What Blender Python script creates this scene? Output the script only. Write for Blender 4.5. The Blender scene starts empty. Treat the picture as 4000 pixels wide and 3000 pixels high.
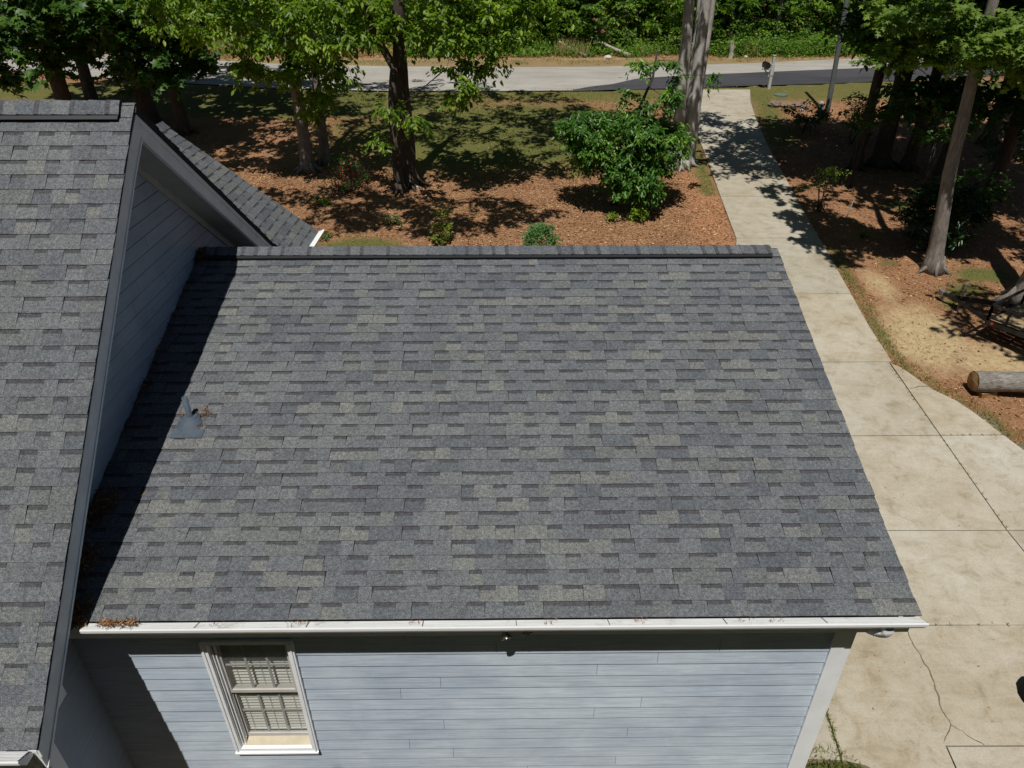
import bpy, math, random
import numpy as np
from mathutils import Vector, Matrix
R = math.radians
random.seed(7)
rng = np.random.default_rng(11)
SC = bpy.context.scene
COL = SC.collection

# ---------------------------------------------------------------- camera, world, sun, exposure
cam_d = bpy.data.cameras.new('camera')
cam_d.sensor_width = 36.0
cam_d.lens = 24.966
cam_d.clip_start = 0.1
cam_d.clip_end = 3000
cam = bpy.data.objects.new('camera', cam_d)
COL.objects.link(cam)
cam.location = (0, 0, 8)
cam.rotation_euler = (R(90 - 31.73), 0, R(-0.556))
SC.camera = cam

SUN = Vector((-0.088, -0.467, 1.0)).normalized()
sun_el = math.asin(SUN.z)
sun_az = math.atan2(SUN.x, SUN.y)
world = bpy.data.worlds.new('World')
SC.world = world
world.use_nodes = True
wn = world.node_tree
wn.nodes.clear()
wo = wn.nodes.new('ShaderNodeOutputWorld')
wb = wn.nodes.new('ShaderNodeBackground')
wb.inputs['Strength'].default_value = 0.05
sk = wn.nodes.new('ShaderNodeTexSky')
sk.sky_type = 'NISHITA'
sk.sun_disc = False
sk.sun_elevation = sun_el
sk.sun_rotation = sun_az
sk.air_density = 0.55
sk.dust_density = 0.3
wn.links.new(sk.outputs[0], wb.inputs['Color'])
wn.links.new(wb.outputs[0], wo.inputs['Surface'])
sd = bpy.data.lights.new('sun', 'SUN')
sd.energy = 4.4
sd.angle = R(0.5)
sd.color = (1.0, 0.955, 0.89)
sun = bpy.data.objects.new('sun', sd)
COL.objects.link(sun)
sun.rotation_euler = SUN.to_track_quat('Z', 'Y').to_euler()
SC.view_settings.view_transform = 'Standard'
SC.view_settings.look = 'None'
SC.view_settings.gamma = 1
SC.view_settings.exposure = 0.0
SC.cycles.max_bounces = 5
SC.cycles.diffuse_bounces = 2
SC.cycles.transparent_max_bounces = 8
SC.cycles.caustics_reflective = False
SC.cycles.caustics_refractive = False

# ---------------------------------------------------------------- helpers
def tag(o, label=None, cat=None, group=None, kind=None):
    if label: o['label'] = label
    if cat: o['category'] = cat
    if group: o['group'] = group
    if kind: o['kind'] = kind
    return o

def empty(name, loc=(0, 0, 0)):
    o = bpy.data.objects.new(name, None)
    COL.objects.link(o)
    o.location = loc
    o.empty_display_size = 0.3
    return o

class MB:
    """collects faces; build() links them as one mesh object"""
    def __init__(s):
        s.v = []; s.f = []; s.c = []
    def face(s, pts, col=None):
        n = len(s.v)
        s.v.extend([tuple(p) for p in pts])
        s.f.append(tuple(range(n, n + len(pts))))
        s.c.append(col or (1, 1, 1))
    def mesh(s, vs, fs, col=None):
        n = len(s.v)
        s.v.extend([tuple(p) for p in vs])
        for f in fs:
            s.f.append(tuple(i + n for i in f)); s.c.append(col or (1, 1, 1))
    def box(s, a, b, col=None, M=None):
        x0, y0, z0 = a; x1, y1, z1 = b
        vs = [Vector(p) for p in ((x0,y0,z0),(x1,y0,z0),(x1,y1,z0),(x0,y1,z0),(x0,y0,z1),(x1,y0,z1),(x1,y1,z1),(x0,y1,z1))]
        if M is not None: vs = [M @ v for v in vs]
        s.mesh(vs, [(0,3,2,1),(4,5,6,7),(0,1,5,4),(1,2,6,5),(2,3,7,6),(3,0,4,7)], col)
    def beam(s, a, b, w, h, up=(0,0,1), col=None):
        a = Vector(a); b = Vector(b); d = (b - a).normalized()
        up = Vector(up)
        if abs(d.dot(up)) > .97: up = Vector((0, 1, 0))
        sd_ = d.cross(up).normalized(); u = sd_.cross(d).normalized()
        vs = []
        for p in (a, b):
            for i, j in ((-1,-1),(1,-1),(1,1),(-1,1)):
                vs.append(p + sd_ * (i*w/2) + u * (j*h/2))
        s.mesh(vs, [(3,2,1,0),(4,5,6,7),(0,1,5,4),(1,2,6,5),(2,3,7,6),(3,0,4,7)], col)
    def tube(s, pts, rad, seg=8, cap=True, col=None, bump=0.0, rnd=None):
        pts = [Vector(p) for p in pts]
        n0 = len(s.v); prev = None
        for i, p in enumerate(pts):
            d = (pts[min(i+1, len(pts)-1)] - pts[max(i-1, 0)]).normalized()
            if prev is None:
                u = d.orthogonal().normalized()
            else:
                u = (prev - d * prev.dot(d)).normalized()
            prev = u
            w = d.cross(u)
            r = rad[i] if hasattr(rad, '__len__') else rad
            for k in range(seg):
                a = 2*math.pi*k/seg
                rr = r * (1 + (bump * (rnd or random).uniform(-1, 1) if bump else 0))
                s.v.append(tuple(p + (u*math.cos(a) + w*math.sin(a)) * rr))
        for i in range(len(pts)-1):
            for k in range(seg):
                a = n0 + i*seg + k; b = n0 + i*seg + (k+1) % seg
                s.f.append((a, b, b+seg, a+seg)); s.c.append(col or (1,1,1))
        if cap:
            s.f.append(tuple(n0 + k for k in reversed(range(seg)))); s.c.append(col or (1,1,1))
            m = n0 + (len(pts)-1)*seg
            s.f.append(tuple(m + k for k in range(seg))); s.c.append(col or (1,1,1))
    def lathe(s, prof, seg=20, M=None, col=None, cap=True):
        n0 = len(s.v)
        for r, z in prof:
            for k in range(seg):
                a = 2*math.pi*k/seg
                p = Vector((r*math.cos(a), r*math.sin(a), z))
                s.v.append(tuple(M @ p if M is not None else p))
        for i in range(len(prof)-1):
            for k in range(seg):
                a = n0+i*seg+k; b = n0+i*seg+(k+1) % seg
                s.f.append((a, b, b+seg, a+seg)); s.c.append(col or (1,1,1))
        if cap:
            s.f.append(tuple(n0+k for k in reversed(range(seg)))); s.c.append(col or (1,1,1))
            m = n0+(len(prof)-1)*seg
            s.f.append(tuple(m+k for k in range(seg))); s.c.append(col or (1,1,1))
    def build(s, name, mat, parent=None, smooth=False, loc=None):
        me = bpy.data.meshes.new(name)
        off = Vector((0,0,0))
        base = Vector(loc) if loc is not None else (Vector(parent.location) if parent and parent.type == 'EMPTY' else Vector((0,0,0)))
        if parent and parent.type != 'EMPTY':
            base = Vector(parent['_b']) if '_b' in parent else Vector((0,0,0))
        vs = [(p[0]-base.x, p[1]-base.y, p[2]-base.z) for p in s.v]
        me.from_pydata(vs, [], s.f)
        ca = me.color_attributes.new('Col', 'FLOAT_COLOR', 'CORNER')
        cols = np.ones((len(me.loops), 4), np.float32)
        i = 0
        for f, c in zip(s.f, s.c):
            cols[i:i+len(f), :3] = c; i += len(f)
        ca.data.foreach_set('color', cols.ravel())
        me.materials.append(mat)
        if smooth: me.shade_smooth()
        o = bpy.data.objects.new(name, me)
        COL.objects.link(o)
        if parent: o.parent = parent
        elif loc is not None: o.location = base
        BASE[o.name] = base
        return o
BASE = {}
def sub(mb, name, mat, part, smooth=False):
    """a mesh under a mesh part whose vertices already are in the same frame as the part"""
    o = mb.build(name, mat, None, smooth)
    b = BASE[part.name]
    for v in o.data.vertices: v.co -= b
    o.parent = part
    return o

def ramp(nt, fac, stops):
    r = nt.nodes.new('ShaderNodeValToRGB')
    e = r.color_ramp.elements
    while len(e) < len(stops): e.new(0.5)
    for i, (p, c) in enumerate(stops):
        e[i].position = p; e[i].color = (*c, 1) if len(c) == 3 else c
    nt.links.new(fac, r.inputs[0])
    return r.outputs[0]
def newmat(name, rough=0.8, spec=0.3, metal=0.0):
    m = bpy.data.materials.new(name); m.use_nodes = True
    nt = m.node_tree
    b = nt.nodes['Principled BSDF']
    b.inputs['Roughness'].default_value = rough
    b.inputs['Specular IOR Level'].default_value = spec
    b.inputs['Metallic'].default_value = metal
    return m, nt, b
def noise(nt, scale, detail=3, rough=.55, vec=None, dist=0.0):
    n = nt.nodes.new('ShaderNodeTexNoise')
    n.inputs['Scale'].default_value = scale
    n.inputs['Detail'].default_value = detail
    n.inputs['Roughness'].default_value = rough
    n.inputs['Distortion'].default_value = dist
    if vec is not None: nt.links.new(vec, n.inputs['Vector'])
    return n.outputs['Fac']
def coords(nt, scale=(1,1,1)):
    g = nt.nodes.new('ShaderNodeNewGeometry')
    mp = nt.nodes.new('ShaderNodeMapping')
    mp.inputs['Scale'].default_value = scale
    nt.links.new(g.outputs['Position'], mp.inputs['Vector'])
    return mp.outputs[0]
def mix(nt, a, b, fac, mode='MIX'):
    m = nt.nodes.new('ShaderNodeMix'); m.data_type = 'RGBA'; m.blend_type = mode
    for s_, v in ((0, fac), (6, a), (7, b)):
        if hasattr(v, 'links') or hasattr(v, 'is_linked'): nt.links.new(v, m.inputs[s_])
        elif isinstance(v, (int, float)): m.inputs[s_].default_value = v
        else: m.inputs[s_].default_value = (*v, 1)
    return m.outputs[2]
def attr(nt, name='Col'):
    a = nt.nodes.new('ShaderNodeAttribute'); a.attribute_name = name
    return a.outputs['Color'], a.outputs['Fac']
def bump(nt, b, h, strength=.3, dist=.01):
    n = nt.nodes.new('ShaderNodeBump')
    n.inputs['Strength'].default_value = strength
    n.inputs['Distance'].default_value = dist
    nt.links.new(h, n.inputs['Height']); nt.links.new(n.outputs[0], b.inputs['Normal'])

def simple(name, col, rough=.6, spec=.3, metal=0, var=.12, scale=6, bmp=0.0, bscale=60):
    m, nt, b = newmat(name, rough, spec, metal)
    v = coords(nt)
    lo = tuple(max(0, c*(1-var)) for c in col); hi = tuple(min(1, c*(1+var)) for c in col)
    c = ramp(nt, noise(nt, scale, 4, .6, v), [(.3, lo), (.7, hi)])
    nt.links.new(c, b.inputs['Base Color'])
    if bmp: bump(nt, b, noise(nt, bscale, 3, .6, v), bmp, .005)
    return m

# --- materials
def mat_shingle():
    m, nt, b = newmat('asphalt_shingle', .92, .25)
    v = coords(nt)
    c, _ = attr(nt)
    g1 = ramp(nt, noise(nt, 120, 2, .7, v), [(.32, (.5,.5,.52)), (.5, (1,1,1)), (.70, (1.75,1.74,1.68))])
    g2 = ramp(nt, noise(nt, 34, 3, .65, v), [(.34, (.74,.74,.76)), (.66, (1.27,1.27,1.24))])
    g3 = ramp(nt, noise(nt, 1.1, 4, .6, v), [(.3, (.93,.935,.95)), (.7, (1.07,1.065,1.04))])
    st = ramp(nt, noise(nt, .8, 5, .65, coords(nt, (2.4, .35, .35)), .3), [(.32, (.93,.93,.94)), (.6, (1.03,1.03,1.02))])
    x = mix(nt, c, g1, 1.0, 'MULTIPLY'); x = mix(nt, x, st, 1.0, 'MULTIPLY'); x = mix(nt, x, g2, 1.0, 'MULTIPLY'); x = mix(nt, x, g3, 1.0, 'MULTIPLY')
    nt.links.new(x, b.inputs['Base Color'])
    bump(nt, b, noise(nt, 150, 2, .7, v), .5, .004)
    return m
def mat_siding(name, base, streak=.16, axis='x'):
    m, nt, b = newmat(name, .55, .35)
    sc = (2.2, 2.2, 55) if axis == 'x' else (2.2, 2.2, 55)
    v = coords(nt, sc); v2 = coords(nt)
    c, _ = attr(nt)
    g = ramp(nt, noise(nt, 1.0, 6, .7, v, .6), [(.30, tuple(1-streak for _ in range(3))), (.55, (1,1,1)), (.74, (1+streak*.8, 1+streak*.75, 1+streak*.7))])
    w = ramp(nt, noise(nt, 1.1, 5, .62, v2, .3), [(.32, (.82,.85,.90)), (.5, (.98,.98,.99)), (.68, (1.13,1.125,1.10))])
    x = mix(nt, base, c, 1.0, 'MULTIPLY'); x = mix(nt, x, g, 1.0, 'MULTIPLY'); x = mix(nt, x, w, 1.0, 'MULTIPLY')
    nt.links.new(x, b.inputs['Base Color'])
    bump(nt, b, noise(nt, 1.6, 5, .7, v, .8), .22, .004)
    return m
def mat_concrete():
    m, nt, b = newmat('concrete', .9, .2)
    v = coords(nt)
    c, _ = attr(nt)
    a = ramp(nt, noise(nt, .55, 6, .65, v, .4), [(.28, (.37,.325,.245)), (.5, (.43,.395,.32)), (.72, (.465,.44,.375))])
    s = ramp(nt, noise(nt, 2.6, 7, .72, v, .45), [(.30, (.68,.64,.57)), (.44, (.92,.90,.86)), (.56, (1,1,1)), (.75, (1.07,1.07,1.06))])
    t = ramp(nt, noise(nt, 38, 4, .75, v), [(.30, (.84,.83,.81)), (.6, (1.03,1.03,1.03))])
    sc = coords(nt, (1.0, 4.0, 1.0))
    u = ramp(nt, noise(nt, 1.4, 5, .7, sc, .7), [(.30, (.86,.84,.80)), (.5, (1,1,1))])
    x = mix(nt, a, s, 1.0, 'MULTIPLY'); x = mix(nt, x, t, 1.0, 'MULTIPLY'); x = mix(nt, x, u, 1.0, 'MULTIPLY'); x = mix(nt, x, c, 1.0, 'MULTIPLY')
    nt.links.new(x, b.inputs['Base Color'])
    bump(nt, b, noise(nt, 70, 4, .7, v), .25, .006)
    return m
def mat_road(name, lo, hi):
    m, nt, b = newmat(name, .9, .2)
    v = coords(nt)
    a = ramp(nt, noise(nt, .35, 5, .65, v, .4), [(.3, lo), (.7, hi)])
    t = ramp(nt, noise(nt, 28, 4, .8, v), [(.3, (.75,.75,.74)), (.65, (1.15,1.15,1.14))])
    sc = coords(nt, (.25, 2.2, 1))
    u = ramp(nt, noise(nt, 1.0, 4, .7, sc), [(.35, (.88,.87,.86)), (.6, (1.04,1.04,1.04))])
    x = mix(nt, a, t, 1.0, 'MULTIPLY'); x = mix(nt, x, u, 1.0, 'MULTIPLY')
    nt.links.new(x, b.inputs['Base Color'])
    return m
def mat_ground():
    m, nt, b = newmat('ground', .95, .1)
    v = coords(nt)
    mulch = ramp(nt, noise(nt, 24, 6, .8, v, .6), [(.30, (.10,.048,.024)), (.45, (.23,.122,.068)), (.58, (.37,.225,.13)), (.74, (.56,.41,.26))])
    mv = ramp(nt, noise(nt, 1.3, 5, .65, v, .5), [(.3, (.78,.70,.66)), (.7, (1.18,1.14,1.08))])
    mulch = mix(nt, mulch, mv, 1.0, 'MULTIPLY')
    grass = ramp(nt, noise(nt, 30, 6, .8, v, .4), [(.3, (.04,.052,.014)), (.5, (.115,.122,.036)), (.72, (.235,.205,.085))])
    clay = ramp(nt, noise(nt, 12, 6, .75, v), [(.3, (.26,.115,.055)), (.7, (.47,.25,.14))])
    sand = ramp(nt, noise(nt, 9, 7, .75, v), [(.3, (.30,.205,.11)), (.55, (.47,.36,.205)), (.75, (.58,.47,.29))])
    edge = noise(nt, 2.6, 6, .7, v, .3)
    edge2 = noise(nt, 14, 4, .7, v)
    def mask(name):
        _, f = attr(nt, name)
        a = nt.nodes.new('ShaderNodeMath'); a.operation = 'MULTIPLY_ADD'
        nt.links.new(edge, a.inputs[0]); a.inputs[1].default_value = .9; nt.links.new(f, a.inputs[2])
        a2 = nt.nodes.new('ShaderNodeMath'); a2.operation = 'MULTIPLY_ADD'
        nt.links.new(edge2, a2.inputs[0]); a2.inputs[1].default_value = .5; nt.links.new(a.outputs[0], a2.inputs[2])
        return ramp(nt, a2.outputs[0], [(.98, (0,0,0)), (1.22/1.0 if False else 1.0, (1,1,1))])
    def mask2(name):
        _, f = attr(nt, name)
        a = nt.nodes.new('ShaderNodeMath'); a.operation = 'MULTIPLY_ADD'
        nt.links.new(edge, a.inputs[0]); a.inputs[1].default_value = .8; nt.links.new(f, a.inputs[2])
        a2 = nt.nodes.new('ShaderNodeMath'); a2.operation = 'MULTIPLY_ADD'
        nt.links.new(edge2, a2.inputs[0]); a2.inputs[1].default_value = .5; nt.links.new(a.outputs[0], a2.inputs[2])
        mr = nt.nodes.new('ShaderNodeMapRange')
        nt.links.new(a2.outputs[0], mr.inputs[0])
        mr.inputs[1].default_value = .98; mr.inputs[2].default_value = 1.42
        return mr.outputs[0]
    x = mix(nt, mulch, clay, mask2('clay'))
    x = mix(nt, x, sand, mask2('sand'))
    x = mix(nt, x, grass, mask2('grass'))
    nt.links.new(x, b.inputs['Base Color'])
    bump(nt, b, noise(nt, 26, 5, .8, v), .9, .03)
    return m
def mat_leaf(name, lo, mid, hi, trans=.35, gloss=.5):
    m = bpy.data.materials.new(name); m.use_nodes = True
    nt = m.node_tree; nt.nodes.clear()
    out = nt.nodes.new('ShaderNodeOutputMaterial')
    _, f = attr(nt, 'tint')
    c = ramp(nt, f, [(.0, lo), (.55, mid), (1.0, hi)])
    b = nt.nodes.new('ShaderNodeBsdfPrincipled')
    b.inputs['Roughness'].default_value = gloss
    b.inputs['Specular IOR Level'].default_value = .35
    nt.links.new(c, b.inputs['Base Color'])
    t = nt.nodes.new('ShaderNodeBsdfTranslucent')
    c2 = mix(nt, c, (1.5, 1.7, .55), 1.0, 'MULTIPLY')
    nt.links.new(c2, t.inputs['Color'])
    ms = nt.nodes.new('ShaderNodeMixShader'); ms.inputs[0].default_value = trans
    nt.links.new(b.outputs[0], ms.inputs[1]); nt.links.new(t.outputs[0], ms.inputs[2])
    nt.links.new(ms.outputs[0], out.inputs['Surface'])
    return m
def mat_bark(name, lo, hi, sc=(14, 14, 2.2)):
    m, nt, b = newmat(name, .9, .15)
    v = coords(nt, sc); v2 = coords(nt)
    a = ramp(nt, noise(nt, 1.6, 6, .75, v, .8), [(.30, lo), (.66, hi)])
    w = ramp(nt, noise(nt, 2.2, 5, .7, v2, .5), [(.3, (.72,.72,.70)), (.7, (1.18,1.17,1.15))])
    x = mix(nt, a, w, 1.0, 'MULTIPLY')
    nt.links.new(x, b.inputs['Base Color'])
    bump(nt, b, noise(nt, 2.2, 6, .8, v, .8), .9, .03)
    return m

M_SH = mat_shingle()
M_SIDE = mat_siding('painted_siding', (.53,.615,.71), .26)
M_SIDE_SHADE = mat_siding('siding_shade_tone', (.34,.41,.49))  # same siding, with the gable's shade darkened into its colour
M_TRIM = simple('white_trim', (.84,.87,.90), .45, .4, var=.06, scale=3)
M_FASC = simple('grey_fascia', (.80,.85,.86), .5, .3, var=.10, scale=5)
M_SOFF = simple('soffit_grey', (.42,.42,.40), .7, .2, var=.08)
M_GUT = simple('gutter_white', (.88,.90,.92), .35, .5, var=.04, scale=4)
def mat_guard():
    m, nt, b = newmat('gutter_cover', .55, .4)
    v = coords(nt, (1.2, 60, 60)); v2 = coords(nt)
    a = ramp(nt, noise(nt, 2, 4, .7, v), [(.3, (.40,.41,.41)), (.7, (.58,.60,.60))])
    w = ramp(nt, noise(nt, 3.5, 6, .75, v2, .5), [(.30, (.55,.48,.40)), (.46, (1,1,1))])
    nt.links.new(mix(nt, a, w, 1.0, 'MULTIPLY'), b.inputs['Base Color'])
    return m
M_GUARD = mat_guard()
M_VENT = simple('black_vent_plastic', (.018,.019,.022), .55, .4)
M_DRIP = simple('dark_roof_edge', (.035,.036,.04), .9, .1)
M_DARK = simple('wall_core_black', (.012,.012,.013), .9, .1)
M_CONC = mat_concrete()
M_GROUND = mat_ground()
M_ROAD = mat_road('old_road', (.30,.285,.255), (.40,.385,.355))
M_ASPH = mat_road('new_asphalt', (.045,.045,.052), (.075,.075,.085))
M_JOINT = simple('joint_soil', (.16,.135,.09), .95, .1, var=.35, scale=9)

# ---------------------------------------------------------------- terrain
def sm(t):
    t = np.clip(t, 0, 1); return t*t*(3-2*t)
def hz(x, y):
    x = np.asarray(x, float); y = np.asarray(y, float)
    z = np.where(y < 8, 0, np.where(y < 34, .1*(y-8), 2.6))
    far = np.clip(y-44, 0, 200)
    z = z + .05*far*sm(far/12)
    u = .06*np.sin(.9*x+.4*y)*np.sin(.7*y-.5*x) + .03*np.sin(2.3*x)*np.sin(1.9*y+1)
    offr = sm((np.abs(x-7.2)-2.6)/2.5) * sm((y-13)/4) * (1-sm((y-30)/3)) + sm((y-45)/3)
    return z + u*np.clip(offr, 0, 1)
def gz(x, y): return float(hz(x, y))

def axis(lo, hi, fine_lo, fine_hi, fine, coarse_n):
    a = np.arange(fine_lo, fine_hi+1e-6, fine)
    l = fine_lo - (fine_lo-lo)*np.linspace(1, 0, coarse_n+1)[:-1]**2
    h = fine_hi + (hi-fine_hi)*np.linspace(0, 1, coarse_n+1)[1:]**2
    return np.concatenate([l, a, h])
def interp(pts, y):
    return np.interp(y, [p[1] for p in pts], [p[0] for p in pts])
DL = [(3.04,4.62),(3.04,12.6),(4.6,14.4),(5.7,16.4),(6.34,18.32),(6.67,21.84),(6.91,24.23),(7.12,26.52),(7.3,29),(7.45,33.5)]
DR = [(30,4.2),(12.6,8.0),(10.6,9.2),(9.35,10.19),(9.22,10.57),(9.0,11.28),(8.85,11.62),(8.56,11.98),(8.26,12.72),(8.09,13.05),(8.27,14.58),(8.61,17.82),(8.98,21.64),(9.52,26.39),(9.88,28.84),(10.3,31.4),(10.9,33.6)]
def inside_drive(x, y): return (y > 4.6) & (y < 33.7) & (x > interp(DL, y)) & (x < interp(DR, y))

xs = axis(-900, 900, -27, 24, .3, 14); ys = axis(-500, 1400, 2, 50, .3, 14)
X, Y = np.meshgrid(xs, ys)
Z = hz(X, Y) - .0
def blob(x, y, cx, cy, rx, ry, rot=0):
    dx = x-cx; dy = y-cy; c, s = math.cos(rot), math.sin(rot)
    u = (dx*c+dy*s)/rx; v = (-dx*s+dy*c)/ry
    return np.clip(1.15 - np.sqrt(u*u+v*v), 0, 1) * 1.4
def masks(X, Y):
    g = np.zeros_like(X); s = np.zeros_like(X); c = np.zeros_like(X)
    g = np.maximum(g, blob(X, Y, 0.2, 27.6, 8.5, 5.0))                  # front lawn
    g = np.maximum(g, blob(X, Y, -8, 31.5, 10, 2.6))
    g = np.maximum(g, .75*sm((Y-30.5)/2)*(1-sm((Y-35)/1)))              # verge near the road
    g = np.maximum(g, .50*sm((Y-39)/1)*(1-sm((Y-42.6)/1.4)))           # verge past the road
    g = np.maximum(g, blob(X, Y, -3.9, 18.2, 1.7, 1.0))                 # by the front gable
    g = np.maximum(g, np.where((Y < 5.4) & ((X < 2.5) | (Y < 2.5)), .5, 0)); g = np.maximum(g, .95*((Y < 5.4) & (Y > 2.5) & (X > 2.5)))
    g = np.maximum(g, blob(X, Y, -25, 52, 14, 6))
    dr = X-interp(DR, Y)
    g = np.maximum(g, np.where((Y > 9) & (Y < 18.5), np.clip(1.05-np.abs(dr-.18)/.32, 0, 1)*.72, 0))
    g = np.maximum(g, np.where((Y > 26) & (Y < 33.5), np.clip(1.1-np.abs(dr-.6)/1.2, 0, 1)*.8, 0))
    dl = interp(DL, Y)-X
    g = np.maximum(g, np.where((Y > 21.5) & (Y < 33), np.clip(1.1-np.abs(dl-.3)/.6, 0, 1)*.8, 0))
    for cx, cy, rx, ry in ((11.2,15.9,.8,.4),(12.2,16.6,1.3,.6),(10.0,17.4,.4,.3),(10.6,15.3,.6,.3),(1.9,17.0,.5,.4),(12.0,21,.9,.6)):
        g = np.maximum(g, blob(X, Y, cx, cy, rx, ry)*.75)
    s = np.maximum(s, blob(X, Y, 9.3, 13.9, 1.3, 2.0, -.15)*.78)
    s = np.maximum(s, blob(X, Y, 10.4, 12.9, 1.9, 1.3)*.62)
    s = np.maximum(s, blob(X, Y, 9.3, 16.2, .6, 1.6)*.55)
    s = np.maximum(s, .55*sm((Y-39.5)/1)*(1-sm((Y-43)/1.5)))
    c = np.maximum(c, np.where((Y > 15) & (Y < 24), np.clip(1.1-np.abs(dl-.45)/1.1, 0, 1)*.95, 0))
    c = np.maximum(c, blob(X, Y, 4.6, 17.3, 1.6, 1.2)*.6)
    c = np.maximum(c, blob(X, Y, -5.2, 25.6, 1.3, .6)*.8)
    return g, s, c
g_, s_, c_ = masks(X, Y)
nx, ny = len(xs), len(ys)
me = bpy.data.meshes.new('ground')
idx = np.arange(nx*ny).reshape(ny, nx)
q = np.stack([idx[:-1,:-1], idx[:-1,1:], idx[1:,1:], idx[1:,:-1]], -1).reshape(-1, 4)
Zg = Z.copy()
RN = [(-70,58),(-40,45),(-30,41),(-22.59,38.05),(-14.47,35.05),(-10.33,33.77),(-5,33.35),(-.79,33.29),(4,33.4),(8.89,33.77),(14.37,34.65),(22,36.4),(34,40),(70,54)]
RF = [(-70,68),(-42,54),(-33,49.2),(-27.44,46.9),(-17.59,43.3),(-12.42,41.35),(-6,40.3),(-.93,40.06),(4,40.06),(8.5,40.5),(12.73,41.17),(20,43.1),(32,47),(70,62)]
rn_ = np.interp(X, [p[0] for p in RN], [p[1] for p in RN]); rf_ = np.interp(X, [p[0] for p in RF], [p[1] for p in RF])
Zg = Zg - .05*inside_drive(X, Y) - .07*((Y > rn_+.02) & (Y < rf_-.02) & (np.abs(X) < 69))
me.from_pydata(np.stack([X, Y, Zg], -1).reshape(-1, 3).tolist(), [], q.tolist())
for nm, arr in (('grass', g_), ('sand', s_), ('clay', c_)):
    at = me.attributes.new(nm, 'FLOAT', 'POINT'); at.data.foreach_set('value', arr.ravel().astype(np.float32))
me.materials.append(M_GROUND); me.shade_smooth()
ground = bpy.data.objects.new('ground', me); COL.objects.link(ground); tag(ground, kind='structure')

# ---------------------------------------------------------------- road and driveway
def ribbon(name, left, right, mat, dz, n=60, nx_=6, kind='structure'):
    """surface between two polylines given with the same number of points, draped on the terrain"""
    L = np.array(left, float); Rr = np.array(right, float)
    t = np.linspace(0, len(L)-1, n)
    Li = np.stack([np.interp(t, range(len(L)), L[:, k]) for k in (0, 1)], -1)
    Ri = np.stack([np.interp(t, range(len(Rr)), Rr[:, k]) for k in (0, 1)], -1)
    w = np.linspace(0, 1, nx_)
    P = Li[:, None]*(1-w)[None, :, None] + Ri[:, None]*w[None, :, None]
    z = hz(P[..., 0], P[..., 1]) + dz
    V = np.concatenate([P, z[..., None]], -1)
    ii = np.arange(n*nx_).reshape(n, nx_)
    F = np.stack([ii[:-1,:-1], ii[:-1,1:], ii[1:,1:], ii[1:,:-1]], -1).reshape(-1, 4)
    me = bpy.data.meshes.new(name); me.from_pydata(V.reshape(-1, 3).tolist(), [], F.tolist())
    ca = me.color_attributes.new('Col', 'FLOAT_COLOR', 'CORNER')
    ca.data.foreach_set('color', np.ones(len(me.loops)*4, np.float32))
    me.materials.append(mat)
    o = bpy.data.objects.new(name, me); COL.objects.link(o)
    if kind: tag(o, kind=kind)
    return o
ribbon('road', RN, RF, M_ROAD, .012, 90, 5)
AN = [(3.0,33.42),(4.5,33.44),(6,33.52),(8.89,33.79),(11.5,34.15),(14.37,34.67),(22,36.42),(34,40.02),(60,50)]
AF = [(3.05,33.5),(4.89,34.6),(6.2,36.1),(8.9,37.2),(11.5,37.75),(14.37,38.5),(22,40.2),(34,43.6),(60,54)]
ribbon('asphalt', AN, AF, M_ASPH, .018, 60, 5)

drive = MB()
GAP = .009
def panel(poly, shade=1.0):
    """one concrete slab: polygon shrunk by the joint, subdivided in y so it drapes"""
    c = Vector((sum(p[0] for p in poly)/len(poly), sum(p[1] for p in poly)/len(poly)))
    n = len(poly); out = []
    for i in range(n):
        p0 = Vector(poly[i-1][:2]); p1 = Vector(poly[i][:2]); p2 = Vector(poly[(i+1) % n][:2])
        d1 = (p1-p0).normalized(); d2 = (p2-p1).normalized()
        n1 = Vector((-d1.y, d1.x)); n2 = Vector((-d2.y, d2.x))
        b = (n1+n2)
        if b.length < 1e-5: b = n1
        b = b.normalized(); k = GAP/max(.3, b.dot(n1))
        out.append(p1 + b*k)
    top = [(p.x, p.y, gz(p.x, p.y)+.022) for p in out]
    tint = shade*random.uniform(.95, 1.05); warm = random.uniform(-.02, .02)
    col = (tint*(1+warm), tint, tint*(1-warm*1.5))
    drive.face(top, col)
    for i in range(n):
        a = top[i-1]; b = top[i]
        drive.face([a, (a[0], a[1], a[2]-.12), (b[0], b[1], b[2]-.12), b], (.8,.8,.8))
def xl(y): return float(interp(DL, y))
def xr(y): return float(interp(DR, y))
rows = [33.45, 30.0, 26.5, 24.1, 21.66, 18.77, 15.74, 12.92]
for a, b in zip(rows[1:], rows[:-1]):       # upper driveway, split so slabs follow the slope and edges
    m1 = (a+b)/2
    panel([(xl(a),a),(xr(a),a),(xr(m1),m1),(xr(b),b),(xl(b),b),(xl(m1),m1)])
JX = 8.03
panel([(xl(10.6),10.6),(JX,10.6),(JX+.05,12.92),(xl(12.6),12.6),(xl(12.3),12.3)] if False else [(3.04,10.6),(JX,10.6),(JX+.05,12.92),(3.3,12.92),(3.04,12.5)], 1.03)
panel([(JX,10.6),(9.21,10.6),(9.0,11.28),(8.85,11.62),(8.56,11.98),(8.26,12.72),(JX+.06,12.9)], .97)
panel([(3.04,8.37),(7.98,8.33),(JX,10.6),(3.04,10.6)], 1.0)
panel([(7.98,8.33),(12.1,8.33),(10.6,9.2),(9.35,10.19),(9.21,10.6),(JX,10.6)], 1.0)
panel([(3.04,6.55),(7.95,6.5),(7.98,8.33),(3.04,8.37)], 1.02)
panel([(7.95,6.5),(14.5,6.5),(12.6,8.0),(12.1,8.33),(7.98,8.33)], 1.0)
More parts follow.
